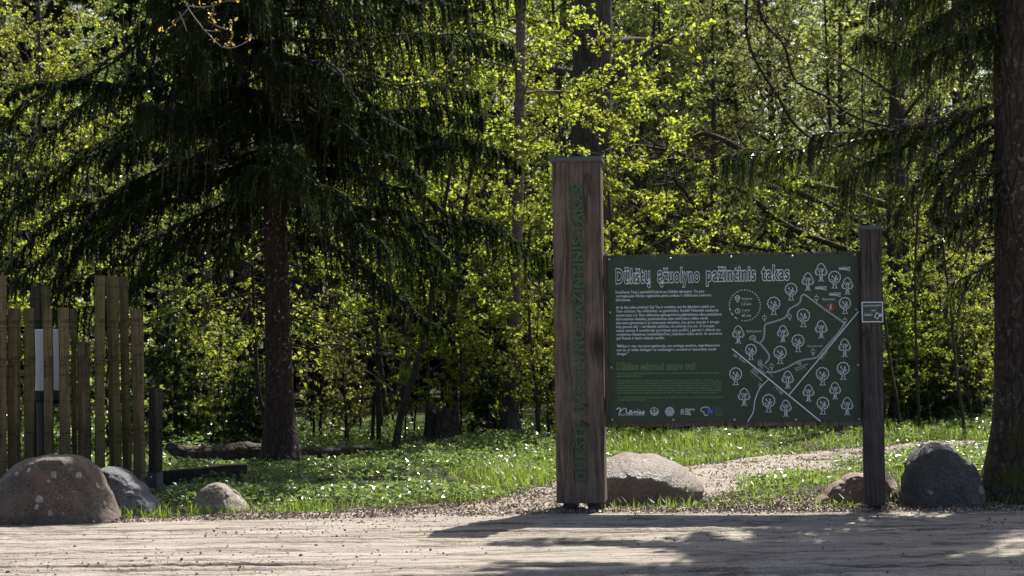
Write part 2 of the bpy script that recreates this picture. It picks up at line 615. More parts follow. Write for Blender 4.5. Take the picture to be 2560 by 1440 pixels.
M_oak = m_timber('weathered_oak', (0.13, 0.097, 0.075), (0.215, 0.172, 0.14), (0.055, 0.040, 0.032), knot=(0.155, -0.01, 1.38))
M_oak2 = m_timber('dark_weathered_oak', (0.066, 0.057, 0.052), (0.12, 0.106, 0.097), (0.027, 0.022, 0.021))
M_plank = m_timber('grey_planks', (0.12, 0.10, 0.08), (0.22, 0.185, 0.15), (0.05, 0.04, 0.03))
M_cap = m_plain('slate_sheet_metal', (0.075, 0.085, 0.105), 0.5, 0.4, 0.4, 0.1)
M_steel = m_plain('dark_steel', (0.035, 0.035, 0.038), 0.5, 0.4, 0.5, 0.2)
M_screw = m_plain('zinc_screw', (0.62, 0.63, 0.65), 0.35, 0.5, 0.7, 0.1)
M_panel = m_plain('dark_green_print', (0.036, 0.056, 0.034), 0.55, 0.35, 0, 0.08, 180)
M_white = m_plain('white_print', (0.66, 0.68, 0.74), 0.6, 0.3)
M_green = m_plain('green_print', (0.15, 0.27, 0.12), 0.6, 0.3)
M_red = m_plain('red_print', (0.42, 0.07, 0.035), 0.6, 0.3)
M_blue = m_plain('blue_print', (0.02, 0.09, 0.45), 0.6, 0.3)
M_yel = m_plain('yellow_print', (0.7, 0.55, 0.05), 0.6, 0.3)
M_dim = m_plain('grey_print', (0.20, 0.22, 0.21), 0.6, 0.3)
M_letter = m_plain('green_painted_letters', (0.052, 0.096, 0.054), 0.6, 0.3, 0, 0.25, 30)

sign = empty('information_board', SO, -TH)
tag(sign, 'dark green trail information board with white map between two oak posts', 'information board')


def rough_post(x0, x1, y0, y1, z0, z1, seed, amp=0.006, nz=46, nu=9):
    """hewn square post: subdivided faces pushed about a little, soft corners"""
    mb = MB()
    per = []
    cx, cy_ = (x0 + x1) / 2, (y0 + y1) / 2
    hw, hd = (x1 - x0) / 2, (y1 - y0) / 2
    b = min(hw, hd) * 0.06
    u = np.linspace(-1, 1, nu)
    ring = []
    for k in u:
        ring.append((k * (hw - b), -hd))
    for k in u:
        ring.append((hw, k * (hd - b)))
    for k in u[::-1]:
        ring.append((k * (hw - b), hd))
    for k in u[::-1]:
        ring.append((-hw, k * (hd - b)))
    ring = np.array(ring)
    m = len(ring)
    zz = np.linspace(z0, z1, nz)
    V = np.zeros((nz, m, 3))
    V[:, :, 0] = cx + ring[None, :, 0]
    V[:, :, 1] = cy_ + ring[None, :, 1]
    V[:, :, 2] = zz[:, None]
    q = np.stack([V[..., 0] * 9, V[..., 1] * 9, V[..., 2] * 1.6], -1)
    d = amp * fbm(q, 3, seed)
    out = nrm(ring)
    V[:, :, 0] += d * out[None, :, 0]
    V[:, :, 1] += d * out[None, :, 1]
    i = np.arange(nz - 1)[:, None] * m
    j = np.arange(m)[None]
    k = (j + 1) % m
    F = np.stack([i + j, i + k, i + m + k, i + m + j], -1).reshape(-1, 4)
    mb.add(V.reshape(-1, 3), F, 0, 0.5, True)
    for iz in (0, nz - 1):
        c0 = np.array([[cx, cy_, zz[iz]]])
        T = np.stack([np.arange(m), (np.arange(m) + 1) % m, np.full(m, m)], -1)
        if iz == 0:
            T = T[:, ::-1]
        mb.add(np.concatenate([V[iz], c0]), T, 0, 0.5, False)
    return mb


def part_box(name, m, parent, boxes, bev=0.004):
    mb = MB()
    for bx in boxes:
        V, F = box(*bx, bev)
        mb.add(V, F)
    return mb.build(name, m, parent)


# tall post
tx0 = sl_(1387.5, 1000)[0]
tx1 = sl_(1508.5, 1000)[0]
tz1 = sl_(1445, 402)[1]
_tc = bpy.data.curves.new('lettering_source', 'FONT')
_to = bpy.data.objects.new('lettering_source', _tc)
COL.objects.link(_to)


def glyphs(s, outline=0.0, offset=0.0, shear=0.0, extrude=0.0, spacing=1.0, res=3):
    _tc.body = s
    _tc.resolution_u = res
    _tc.offset = offset
    _tc.shear = shear
    _tc.extrude = extrude
    _tc.space_character = spacing
    _tc.fill_mode = 'NONE' if outline else ('BOTH' if extrude else 'FRONT')
    _tc.bevel_depth = outline
    _tc.bevel_resolution = 0
    _to.data = _tc
    dg = bpy.context.evaluated_depsgraph_get()
    me = bpy.data.meshes.new_from_object(_to.evaluated_get(dg))
    me.calc_loop_triangles()
    V = np.zeros(len(me.vertices) * 3)
    me.vertices.foreach_get('co', V)
    T = np.zeros(len(me.loop_triangles) * 3, np.int32)
    me.loop_triangles.foreach_get('vertices', T)
    bpy.data.meshes.remove(me)
    return V.reshape(-1, 3), T.reshape(-1, 3)


tall_mb = rough_post(tx0, tx1, 0.0, 0.38, 0.085, tz1, 3, 0.009)
# green lettering up the tall post
zb, zt = sl_(1449, 1203)[1], sl_(1449, 462)[1]
xb = sl_(1459.5, 830)[0]
V, T = glyphs('DŪKŠTŲ ĄŽUOLYNO PAŽINTINIS TAKAS', 0, 0.055, 0, 0.02, 1.16, 4)
lo, hi = V[:, 0].min(), V[:, 0].max()
capw = sl_(1458, 830)[0] - sl_(1432, 830)[0]
q = np.stack([xb - V[:, 1] * capw / 0.74, -0.008 - V[:, 2] * 0.35, zb + (V[:, 0] - lo) / (hi - lo) * (zt - zb)], -1)
tall_mb.add(q, T, 1)
tall = tall_mb.build('post', [M_oak, M_letter], sign)
tall['label'] = 'tall thick oak post with green carved lettering'
part_box('post_cap', M_cap, tall, [(tx0 - 0.014, tx1 + 0.014, -0.014, 0.394, tz1 - 0.006, tz1 + 0.036)], 0.003)
for fx in (tx0 + 0.11, tx1 - 0.09):
    part_box('foot', M_steel, tall, [(fx - 0.055, fx + 0.055, 0.04, 0.34, -0.15, 0.086)], 0.004)
# short post
sx0, sx1 = sl_(2158, 950, 0.03)[0], sl_(2209, 950, 0.03)[0]
sz1 = sl_(2178, 572, 0.03)[1]
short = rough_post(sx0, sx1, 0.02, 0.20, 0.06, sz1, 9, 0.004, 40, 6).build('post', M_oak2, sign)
short['label'] = 'short slim dark oak post with a small square plate'
part_box('post_cap', M_cap, short, [(sx0 - 0.008, sx1 + 0.008, 0.008, 0.212, sz1 - 0.006, sz1 + 0.028)], 0.003)
part_box('foot', M_steel, short, [(sx0 + 0.04, sx1 - 0.03, 0.06, 0.16, -0.15, 0.062)], 0.003)

# planks behind the panel
PC = 0.10          # panel face: metres behind the tall post's face
bl, bt = sl_(1517, 637, PC)
br, bb = sl_(2152, 1064, PC)
bt = sl_(1835, 632.5, PC)[1]
mb = MB()
npl = 13
xx = np.linspace(tx1 + 0.004, sx0 - 0.004, npl + 1)
for k in range(npl):
    V, F = box(xx[k] + 0.001, xx[k + 1] - 0.0015, PC + 0.012, PC + 0.05, bb + rng.uniform(-0.004, 0.004), bt + rng.uniform(-0.004, 0.004), 0.003)
    mb.add(V, F)
for zb in (bt - 0.22, bb + 0.2):
    V, F = box(tx1 + 0.002, sx0 - 0.002, PC + 0.052, PC + 0.095, zb - 0.05, zb + 0.05, 0.004)
    mb.add(V, F)
mb.build('plank_backing', M_plank, sign)

# panel, its print in the same mesh.  (U, V) below are positions on the printed panel, 2220 x 1440 units
cTL, cTR = sl_(1520, 641.7, PC), sl_(2148.5, 636.5, PC)
cBL, cBR = sl_(1522.7, 1058.3, PC), sl_(2150, 1052.5, PC)
px0, px1 = (cTL[0] + cBL[0]) / 2, (cTR[0] + cBR[0]) / 2
pz1, pz0 = (cTL[1] + cTR[1]) / 2, (cBL[1] + cBR[1]) / 2
pmb = MB()
V, F = box(px0, px1, PC, PC + 0.010, pz0, pz1, 0.0012)
pmb.add(V, F, 0)
PY = PC - 0.0016


def uv(U, W):
    U = np.asarray(U, float)
    W = np.asarray(W, float)
    top = 125 - 15 * (U - 60) / 1885
    bot = 1375 - 18 * (U - 60) / 1885
    v = (W - top) / (bot - top)
    u = (U - 60 - 8 * v) / (1885 - 3 * v)
    return np.stack([px0 + u * (px1 - px0), np.full(u.shape, PY), pz1 + (pz0 - pz1) * v], -1)


def stroke(pts, wd, mi=1, closed=False, mb=None, f=None):
    p = np.asarray(pts, float)
    if closed:
        p = np.concatenate([p, p[:1]])
    f = f or uv
    mb = mb or pmb
    if closed:
        t_ = np.roll(p[:-1], -1, 0) - np.roll(p[:-1], 1, 0)
        t_ = np.concatenate([t_, t_[:1]])
    else:
        t_ = np.gradient(p, axis=0)
    t_ = nrm(t_)
    nn = np.stack([-t_[:, 1], t_[:, 0]], -1) * wd / 2
    q = np.concatenate([p + nn, p - nn])
    n = len(p)
    i = np.arange(n - 1)
    mb.add(f(q[:, 0], q[:, 1]), np.stack([i, i + 1, i + n + 1, i + n], -1), mi)


def fill(pts, mi=1, mb=None, f=None):
    p = np.asarray(pts, float)
    c0 = p.mean(0, keepdims=True)
    q = np.concatenate([p, c0])
    n = len(p)
    i = np.arange(n)
    (mb or pmb).add((f or uv)(q[:, 0], q[:, 1]), np.stack([i, (i + 1) % n, np.full(n, n)], -1), mi)


def circ(x, y, r, n=20, ry=None):
    a = np.linspace(0, 2 * math.pi, n, endpoint=False)
    return np.stack([x + r * np.cos(a), y + (ry or r) * np.sin(a)], -1)


def text(s, x0, x1, base, cap, mi=1, outline=0.0, offset=0.0, shear=0.0, rot=0.0, mb=None, f=None, slope=0.0):
    """one line of lettering from x0 to x1, capitals cap units tall; rot turns it about (x0, base)"""
    V, T = glyphs(s, outline, offset, shear, spacing=1.12 if outline else 1.0)
    if not len(V):
        return
    lo, hi = V[:, 0].min(), V[:, 0].max()
    sx = (x1 - x0) / (hi - lo)
    sy = cap / 0.69
    a = (V[:, 0] - lo) * sx
    b = -V[:, 1] * sy + slope * a
    ca, sa = math.cos(rot), math.sin(rot)
    q = (f or uv)(x0 + a * ca - b * sa, base + a * sa + b * ca)
    if outline:
        q[:, 1] += -V[:, 2] * 0.02
    (mb or pmb).add(q, T, mi)


SLP = -0.0078
text('Dūkštų', 122, 392, 317, 104, outline=0.021, offset=0.042, slope=SLP)
text('ąžuolyno', 436, 760, 312, 104, outline=0.021, offset=0.042, slope=SLP)
text('pažintinis', 806, 1182, 305, 104, outline=0.021, offset=0.042, slope=SLP)
text('takas', 1220, 1434, 301, 104, outline=0.021, offset=0.042, slope=SLP)
body = [('Kviečiame Tave į pasivaikščiojimą po Dūkštų ąžuolyną. Tai pats', 121, 792, 396, 0), ('vertingiausias Neries regioninio parko miškas ir didžiausias Lietuvos', 122, 844, 425, 0),
        ('ąžuolynas.', 122, 234, 454, 0), ('Ar jis liks tokiu amžinai? Gal Tau ir netikėta, bet šio ąžuolyno ateitis yra', 122, 868, 511, 0),
        ('Tavo rankose. Ne miškininkų, ne gamtininkų. Kodėl? Pabandyk atsakymą', 123, 897, 540, 0), ('surasti pats (-i). Šios užduoties palengvinimui pažintiniame take pastatėme', 123, 920, 570, 0),
        ('informacines stoteles, pasakojančias apie natūralaus miško vertę,', 123, 822, 599, 0), ('ąžuolyno gyventojus ir jų tarpusavio santykius, šios girios istoriją ir žmogų', 123, 903, 628, 0),
        ('kaip gamtos dalį – nei iškeltą aukščiau, nei atskirtą nuo jos. O trumpas', 123, 866, 657, 0), ('testas vienoje iš stotelių leis permąstyti savo požiūrį į gamtą ir užduoti sau', 123, 911, 686, 0),
        ('vertybinius klausimus, besibeldžiančius į kiekvieno mūsų duris. Ar atversime', 124, 923, 715, 0), ('jas? Keistis ir keisti niekada nevėlu.', 124, 490, 744, 0),
        ('"Miškas ir visa, kas jame egzistuoja, yra vertinga savaime, nepriklausomai', 125, 906, 803, 0.22), ('nuo to, ar teikia tiesioginę ar netiesioginę, suvoktą ar nesuvoktą naudą', 125, 878, 832, 0.22), ('žmogui."', 125, 215, 861, 0.22)]
for s, a, b, y, sh in body:
    text(s, a, b, y, 19.5, 1, shear=sh, offset=0.012, slope=-0.006)
text('Dūkštos oakwood nature trail', 124, 720, 972, 50, 2, outline=0.024, offset=0.03, slope=-0.005)
eng = [('We invite you to a walk through the Dūkštos oakwood. It is the most valuable forest of the Neris Regional Park and the', 124, 898, 1007, 0), ('largest oakwood in Lithuania.', 124, 315, 1026, 0),
       ('Will it stay like this forever? You may be surprised, but the future of this oak forest is in your hands – not foresters, not', 124, 888, 1062, 0),
       ('naturalists. Why? Try to find this answer yourself. To help you, we have built information points along the nature trail. They', 124, 915, 1080, 0),
       ('tell stories about the inhabitants of the Dūkštos oakwood and their relationships with each other, the history of this forest,', 124, 920, 1099, 0),
       ('the value of the natural forests and man as an integral part of nature – neither being above nor separated from it. Finally,', 124, 914, 1117, 0),
       ('a short test at one of the stops will allow you to rethink your attitude towards nature and ask yourself valuable questions', 125, 913, 1135, 0),
       ('that are knocking on the door of each of us. Shall we open them? It\'s never too late to change the world, or yourself.', 125, 882, 1153, 0),
       ('"The forest and everything that exists in it is valuable in itself, regardless of whether it provides direct or indirect, perceived', 126, 926, 1188, 0.2), ('or unperceived benefits to a man."', 126, 348, 1206, 0.2)]
for s, a, b, y, sh in eng:
    text(s, a, b, y, 13, 2, shear=sh, offset=0.012, slope=-0.006)


def icon_oak(cx, y0, y1):
    h = y1 - y0
    s = h / 130
    a = np.linspace(0, 2 * math.pi, 91)[:-1]
    r = 1 + 0.07 * np.abs(np.sin(a * 5.5 + 0.3)) * 2 - 0.07
    ox = cx + 43 * s * r * np.cos(a)
    oy = y0 + 46 * s + 44 * s * r * np.sin(a)
    gap = ~((oy > y0 + 76 * s) & (abs(ox - cx) < 13 * s))
    pts = np.stack([ox, oy], -1)
    k = int(np.argmin(np.where(gap, 9, 0)))
    seq = np.roll(np.arange(len(a)), -(int(np.where(~gap)[0].max()) + 1)) if (~gap).any() else np.arange(len(a))
    pts = pts[seq][gap[seq]]
    stroke(pts, 5.2)
    for sgn in (-1, 1):
        stroke([(cx + sgn * 11 * s, y0 + 80 * s), (cx + sgn * 10 * s, y0 + 105 * s), (cx + sgn * 13 * s, y0 + 122 * s), (cx + sgn * 22 * s, y1)], 4.2)
    stroke([(cx - 22 * s, y1), (cx - 8 * s, y1 - 5 * s), (cx, y1 + 1), (cx + 9 * s, y1 - 5 * s), (cx + 22 * s, y1)], 3.4)
    stroke([(cx - 3 * s, y0 + 84 * s), (cx - 1 * s, y1 - 22 * s)], 3)
    for q in ([(0, 84), (0, 60), (-14, 40), (-18, 28)], [(0, 62), (10, 46), (8, 30)], [(-2, 80), (-20, 66), (-28, 60)], [(-14, 42), (-24, 40)], [(0, 72), (14, 68), (24, 56)], [(8, 46), (18, 34)]):
        stroke([(cx + x * s, y0 + y * s) for x, y in q], 4.4)
    stroke(circ(cx + 16 * s, y0 + 58 * s, 8 * s, 12), 3.2, closed=True)


def icon_lime(cx, y0, y1):
    h = y1 - y0
    s = h / 134
    o_ = bez([(-12, 82), (-30, 84), (-42, 70), (-40, 52), (-30, 42), (-26, 22), (-10, 4), (4, 0), (18, 10), (30, 30), (38, 48), (44, 64), (36, 80), (22, 86), (12, 78)], 60)
    stroke(np.stack([cx + o_[:, 0] * s, y0 + o_[:, 1] * s], -1), 5.0)
    for q in ([(-9, 80), (-8, 100), (-10, 122), (-22, 134)], [(9, 78), (9, 100), (12, 122), (22, 134)], [(-3, 92), (-4, 118), (-8, 132)], [(3, 70), (4, 112), (6, 134)],
              [(-9, 84), (-10, 60), (-20, 52), (-22, 40), (-8, 36)], [(-8, 62), (-2, 40), (4, 36), (4, 62)], [(8, 76), (10, 52), (14, 36), (20, 40), (18, 58)], [(-30, 72), (-34, 58)], [(30, 74), (34, 60)]):
        stroke([(cx + x * s, y0 + y * s) for x, y in q], 3.6)


for (cx, a, b) in [(1767, 240, 368), (1443, 328, 456), (1312, 430, 564), (1842, 436, 558), (1532, 520, 655), (1490, 712, 842), (1138, 782, 900), (1356, 797, 930), (1022, 958, 1088), (1823, 918, 1048), (1669, 956, 1090), (1266, 1158, 1292), (1670, 1178, 1306)]:
    icon_oak(cx, a, b)
for (cx, a, b) in [(1667, 182, 318), (1568, 252, 386), (1861, 290, 416), (1663, 608, 742), (1044, 645, 778), (1378, 643, 768), (1835, 745, 880), (1410, 984, 1116), (1760, 1068, 1195), (1563, 1086, 1212), (1083, 1112, 1246), (1393, 1200, 1325), (1848, 1180, 1313)]:
    icon_lime(cx, a, b)
for (cx, cy_) in [(1840, 222), (1663, 365), (1767, 413)]:
    for q in ([(-42, -8), (-8, -8), (0, -15), (10, -9), (42, -12)], [(-40, 8), (-20, 5), (10, 8), (40, 18)], [(-42, -8), (-36, 0), (-40, 8)], [(42, -12), (38, 2), (40, 18)], [(-34, -1), (0, -3), (36, 0)], [(-26, 3), (6, 2), (30, 8)]):
        stroke([(cx + x, cy_ + y) for x, y in q], 3.4)
for (cx, cy_) in [(1631, 440), (1242, 585), (1430, 578), (1840, 610), (1600, 840), (1291, 948)]:
    stroke([(cx - 14, cy_ - 12), (cx + 14, cy_ - 12), (cx + 14, cy_ + 8), (cx - 14, cy_ + 8)], 3.4, closed=True)
    stroke([(cx, cy_ - 27), (cx, cy_ - 12)], 3.4)
    stroke([(cx - 3, cy_ + 8), (cx - 2, cy_ + 28)], 3)
    stroke([(cx + 3, cy_ + 8), (cx + 4, cy_ + 28)], 3)


def trail(pts):
    p = bez(pts, 400)
    s = np.concatenate([[0], np.cumsum(np.linalg.norm(np.diff(p, axis=0), axis=1))])
    L = s[-1]
    for row in (0, 1):
        d = 0 if row == 0 else 6.5
        while d < L - 8:
            q = np.stack([np.interp([d, d + 8], s, p[:, k]) for k in (0, 1)], -1)
            tv = nrm(q[1] - q[0])
            nv = np.array([-tv[1], tv[0]]) * (3.4 if row else -3.4)
            stroke(q + nv, 4.6)
            d += 13


trail([(1305, 995), (1400, 960), (1500, 907), (1600, 889), (1630, 880), (1700, 800), (1780, 712), (1824, 650), (1826, 622), (1700, 530), (1600, 455), (1540, 412), (1518, 430), (1502, 478), (1430, 520), (1410, 565), (1380, 592), (1300, 618), (1256, 630), (1242, 650), (1240, 710), (1225, 755), (1200, 776)])
trail([(1155, 755), (1205, 778), (1250, 828), (1274, 866), (1268, 898), (1238, 934)])
trail([(1258, 990), (1282, 990), (1305, 995)])
stroke([(998, 817), (1650, 1358)], 9)
stroke([(1420, 1160), (1942, 540)], 7.5)
stroke(bez([(1265, 1047), (1200, 1115), (1165, 1200), (1150, 1290), (1108, 1362)], 30), 6)
stroke([(1222, 932), (1270, 970), (1246, 1002), (1198, 966)], 3.6, closed=True)
stroke([(1205, 975), (1197, 990)], 3)
text('P', 1216, 1226, 966, 14, 1)
stroke([(1192, 942), (1192, 912), (1205, 898), (1218, 912), (1218, 942)], 3.4, closed=True)
stroke([(1199, 938), (1199, 915), (1211, 915), (1211, 938)], 2.6)
# dotted ring with distance and time
for k in range(36):
    a = 2 * math.pi * k / 36
    if 1.75 < a < 2.95:
        if k % 2 == 0:
            aa = np.linspace(a, a + 0.2, 5)
            stroke(np.stack([1096 + 116 * np.cos(aa), 491 + 116 * np.sin(aa)], -1), 7)
    else:
        fill(circ(1096 + 116 * math.cos(a), 491 + 116 * math.sin(a), 4.6, 10))
pin = bez([(1042, 469), (1030, 448), (1024, 438), (1026, 426), (1034, 420), (1042, 418), (1050, 420), (1058, 426), (1060, 438), (1054, 448), (1042, 469)], 40)
stroke(pin, 4.6)
stroke(circ(1042, 437, 8), 4.6, closed=True)
stroke(circ(1041, 533, 17), 4.6, closed=True)
stroke([(1041, 522), (1041, 534), (1048, 534)], 4)
text('Atstumas', 1072, 1152, 447, 15)
text('Distance', 1072, 1121, 461, 9, 2)
text('1,5 km', 1072, 1142, 490, 20)
text('Trukmė', 1072, 1132, 535, 15)
text('Duration', 1072, 1121, 548, 9, 2)
text('40 min', 1071, 1142, 577, 20)
text('Rezervatas', 1675, 1769, 455, 15)
text('Strict nature reserve', 1675, 1792, 467, 9, 2)
stroke(circ(1733, 507, 27, 32), 5.5, 3, closed=True)
stroke([(1715, 488), (1752, 527)], 4.5, 3)
fill(circ(1736, 492, 5, 10))
stroke([(1735, 498), (1733, 510), (1724, 524)], 5)
stroke([(1733, 510), (1741, 524)], 4.5)
stroke([(1727, 506), (1735, 499), (1744, 506)], 3.6)
text('Airėnų akmuo', 1103, 1219, 691, 15)
text('Airėnai stone', 1103, 1180, 704, 9, 2)
stroke([(1126, 746), (1130, 732), (1144, 720), (1160, 717), (1172, 728), (1178, 745)], 4.2, closed=True)
stroke([(1140, 736), (1156, 730), (1166, 738)], 2.6)
text('Informacinė stotelė', 1560, 1670, 801, 11)
text('Information point', 1562, 1632, 812, 8, 2)


def arrow(cx, cy_, ang, L=30):
    p = np.array([(-L / 2, -5), (2, -5), (2, -11), (L / 2, 0), (2, 11), (2, 5), (-L / 2, 5)], float)
    ca, sa = math.cos(ang), math.sin(ang)
    stroke(np.stack([cx + p[:, 0] * ca - p[:, 1] * sa, cy_ + p[:, 0] * sa + p[:, 1] * ca], -1), 3.2, closed=True)


arrow(1020, 868, R(220))
arrow(1360, 1145, R(40))
arrow(1202, 1090, R(108))
arrow(1500, 928, R(-15))
text('Į Kernavę', 1046, 1106, 888, 14, rot=R(39))
text('To Kernavė', 1034, 1088, 902, 8, 2, rot=R(39))
text('Dūkštos', 1146, 1200, 972, 14, rot=R(39))
text('pažintinis takas', 1134, 1244, 986, 14, rot=R(41))
text('Dūkštos nature trail', 1122, 1222, 1004, 8, 2, rot=R(41))
text('Į Vilnių', 1306, 1350, 1102, 14, rot=R(39))
text('To Vilnius', 1296, 1340, 1118, 8, 2, rot=R(39))
text('Rekomenduojama', 1466, 1568, 968, 11, rot=R(-20))
text('ėjimo kryptis', 1472, 1546, 982, 11, rot=R(-20))
text('Recommended direction', 1476, 1566, 998, 8, 2, rot=R(-20))
text('Miško keliukas', 1662, 1742, 900, 10, rot=R(-51))
text('Forest road', 1672, 1720, 908, 7, 2, rot=R(-51))
text('Jūs esate čia', 1254, 1312, 988, 9, rot=R(41))
# bottom row: park name, crests, offices, flag
nx_ = bez([(120, 1274), (134, 1262), (150, 1266), (148, 1282), (142, 1302), (158, 1280), (182, 1264), (196, 1272), (194, 1290), (206, 1302), (222, 1296), (236, 1284), (226, 1280), (220, 1294), (232, 1303), (250, 1294),
           (258, 1284), (262, 1294), (260, 1302), (270, 1288), (280, 1286), (280, 1298), (292, 1300), (304, 1290), (298, 1284), (294, 1296), (308, 1302), (322, 1290), (326, 1284), (330, 1296), (320, 1303), (312, 1299)], 160)
stroke(nx_, 6.5)
fill(circ(286, 1273, 4, 10))
text('REGIONINIS PARKAS', 134, 331, 1319, 14)
stroke(circ(407, 1288, 30, 30, 30), 4, closed=True)
stroke(bez([(380, 1282), (394, 1300), (407, 1308), (420, 1300), (434, 1282)], 20), 8)
stroke([(407, 1262), (407, 1312)], 4)
stroke([(396, 1276), (407, 1292), (418, 1276)], 4)
for sg in (-1, 1):
    fill([(407 + sg * 10, 1296), (407 + sg * 24, 1288), (407 + sg * 18, 1308)])
stroke(circ(523, 1288, 32, 32), 4.5, closed=True)
stroke(circ(523, 1288, 25, 6), 6, closed=True)
for k in range(4):
    stroke([(508, 1277 + 7 * k), (523, 1281 + 7 * k), (538, 1277 + 7 * k)], 4)
for k in range(3):
    stroke([(606, 1282 + 14 * k), (618, 1267 + 14 * k), (630, 1282 + 14 * k)], 5.5)
for s, x1, y in (('Valstybinių', 712, 1277), ('miškų', 676, 1294), ('urėdija', 684, 1312)):
    text(s, 637, x1, y, 14, offset=0.03)
lt = bez([(812, 1310), (792, 1316), (782, 1304), (780, 1290), (762, 1284), (757, 1270), (768, 1260), (786, 1254), (806, 1252), (820, 1262), (824, 1272)], 50)
stroke(lt, 5)
fill([(802, 1268), (851, 1267), (851, 1301), (803, 1302)], 4)
for k in range(12):
    a = 2 * math.pi * k / 12
    q = circ(827 + 10 * math.cos(a), 1284.5 + 10 * math.sin(a), 1.8, 6)
    V_ = uv(q[:, 0], q[:, 1])
    V_[:, 1] -= 0.001
    pmb.add(np.concatenate([V_, V_.mean(0, keepdims=True)]), np.stack([np.arange(6), (np.arange(6) + 1) % 6, np.full(6, 6)], -1), 6)
for s, x1, y in (('Europos', 900, 1260), ('Sąjungos lėšos', 926, 1270), ('Kuriame', 912, 1288), ('Lietuvos ateitį', 926, 1298), ('2014–2020 metų', 918, 1308), ('programa', 926, 1317)):
    text(s, 866, x1, y, 8, 5)
panel = pmb.build('panel', [M_panel, M_white, M_green, M_red, M_blue, M_dim, M_yel], sign)
panel['label'] = 'dark green printed panel with white title, text and trail map'


def screw(parent, U, W, r=0.009, f=uv, yoff=-0.004):
    c_ = f(np.array([U]), np.array([W]))[0]
    mb = MB()
    n = 14
    a = np.linspace(0, 2 * math.pi, n, endpoint=False)
    prof = [(r, 0.0045), (r * 0.95, 0.0), (r * 0.6, -0.0035), (0.0008, -0.0045)]
    Vv = np.array([[c_[0] + rr * math.cos(k), c_[1] + dy - 0.001, c_[2] + rr * math.sin(k)] for rr, dy in prof for k in a])
    i = np.arange(3)[:, None] * n
    j = np.arange(n)[None]
    k2 = (j + 1) % n
    mb.add(Vv, np.stack([i + j, i + k2, i + n + k2, i + n + j], -1).reshape(-1, 4), 0, 0.5, True)
    mb.build('screw', M_screw, parent)


for U, W in [(73, 138), (540, 133), (997, 126), (1455, 124), (1921, 118), (77, 538), (83, 955), (87, 1350), (551, 1350), (1010, 1347), (1468, 1345), (1926, 527), (1934, 940), (1938, 1340)]:
    screw(panel, U, W)

# small plate on the short post
qx0, qz0 = sl_(2154.5, 806, 0.02)
qx1, qz1 = sl_(2207, 754, 0.02)
mb = MB()
V, F = box(qx0, qx1, 0.008, 0.014, qz0, qz1, 0.001)
mb.add(V, F, 1)


def uq(U, W):
    U, W = np.asarray(U, float), np.asarray(W, float)
    return np.stack([qx0 + U / 100 * (qx1 - qx0), np.full(U.shape, 0.0066), qz1 + W / 100 * (qz0 - qz1)], -1)


V = uq([5, 95, 95, 5], [5, 5, 95, 95])
V[:, 1] += 0.0006
mb.add(V, [[0, 1, 2, 3]], 0)
kw = dict(mb=mb, f=uq)
text('LANKYTOJO BILIETĄ', 10, 90, 22, 7, 1, offset=0.02, **kw)
text('PIRK SMS ŽINUTE', 16, 84, 31, 6, 5, **kw)
text('RAŠYKITE', 10, 38, 46, 4.5, 5, **kw)
text('NRP', 42, 68, 47, 9, 1, **kw)
text('SIŲSKITE NUMERIU', 10, 62, 55, 4, 5, **kw)
text('1860', 11, 50, 69, 11, 1, **kw)
text('Bilieto kaina 1 EUR', 11, 45, 82, 3.5, 5, **kw)
text('Daugiau informacijos lankytojams', 11, 68, 89, 3.5, 5, **kw)
stroke([(70, 53), (84, 60), (74, 84), (59, 77)], 5, 1, closed=True, **kw)
fill(circ(86, 66, 8, 16), 1, **kw)
stroke([(82, 65), (90, 67)], 2.4, 0, mb=mb, f=lambda U, W: uq(U, W) - np.array([0, 0.0008, 0]))
plaque = mb.build('plaque', [M_panel, M_white, M_green, M_red, M_blue, M_dim], short)
bpy.data.objects.remove(_to)
bpy.data.curves.remove(_tc)
# ------------------------------------------------------------------ timber posts at the left
M_timb = [m_timber('brown_timber', (0.14, 0.105, 0.055), (0.25, 0.195, 0.105), (0.06, 0.044, 0.024), cross=True),
          m_timber('green_brown_timber', (0.12, 0.10, 0.046), (0.22, 0.185, 0.09), (0.05, 0.04, 0.02), green=(0.115, 0.115, 0.04), cross=True),
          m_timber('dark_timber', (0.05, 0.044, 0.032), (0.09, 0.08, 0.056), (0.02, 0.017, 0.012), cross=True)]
M_shoe = m_plain('grey_steel_shoe', (0.085, 0.085, 0.10), 0.5, 0.4, 0.4, 0.15)
GRP = 'hewn timber posts of the palisade'


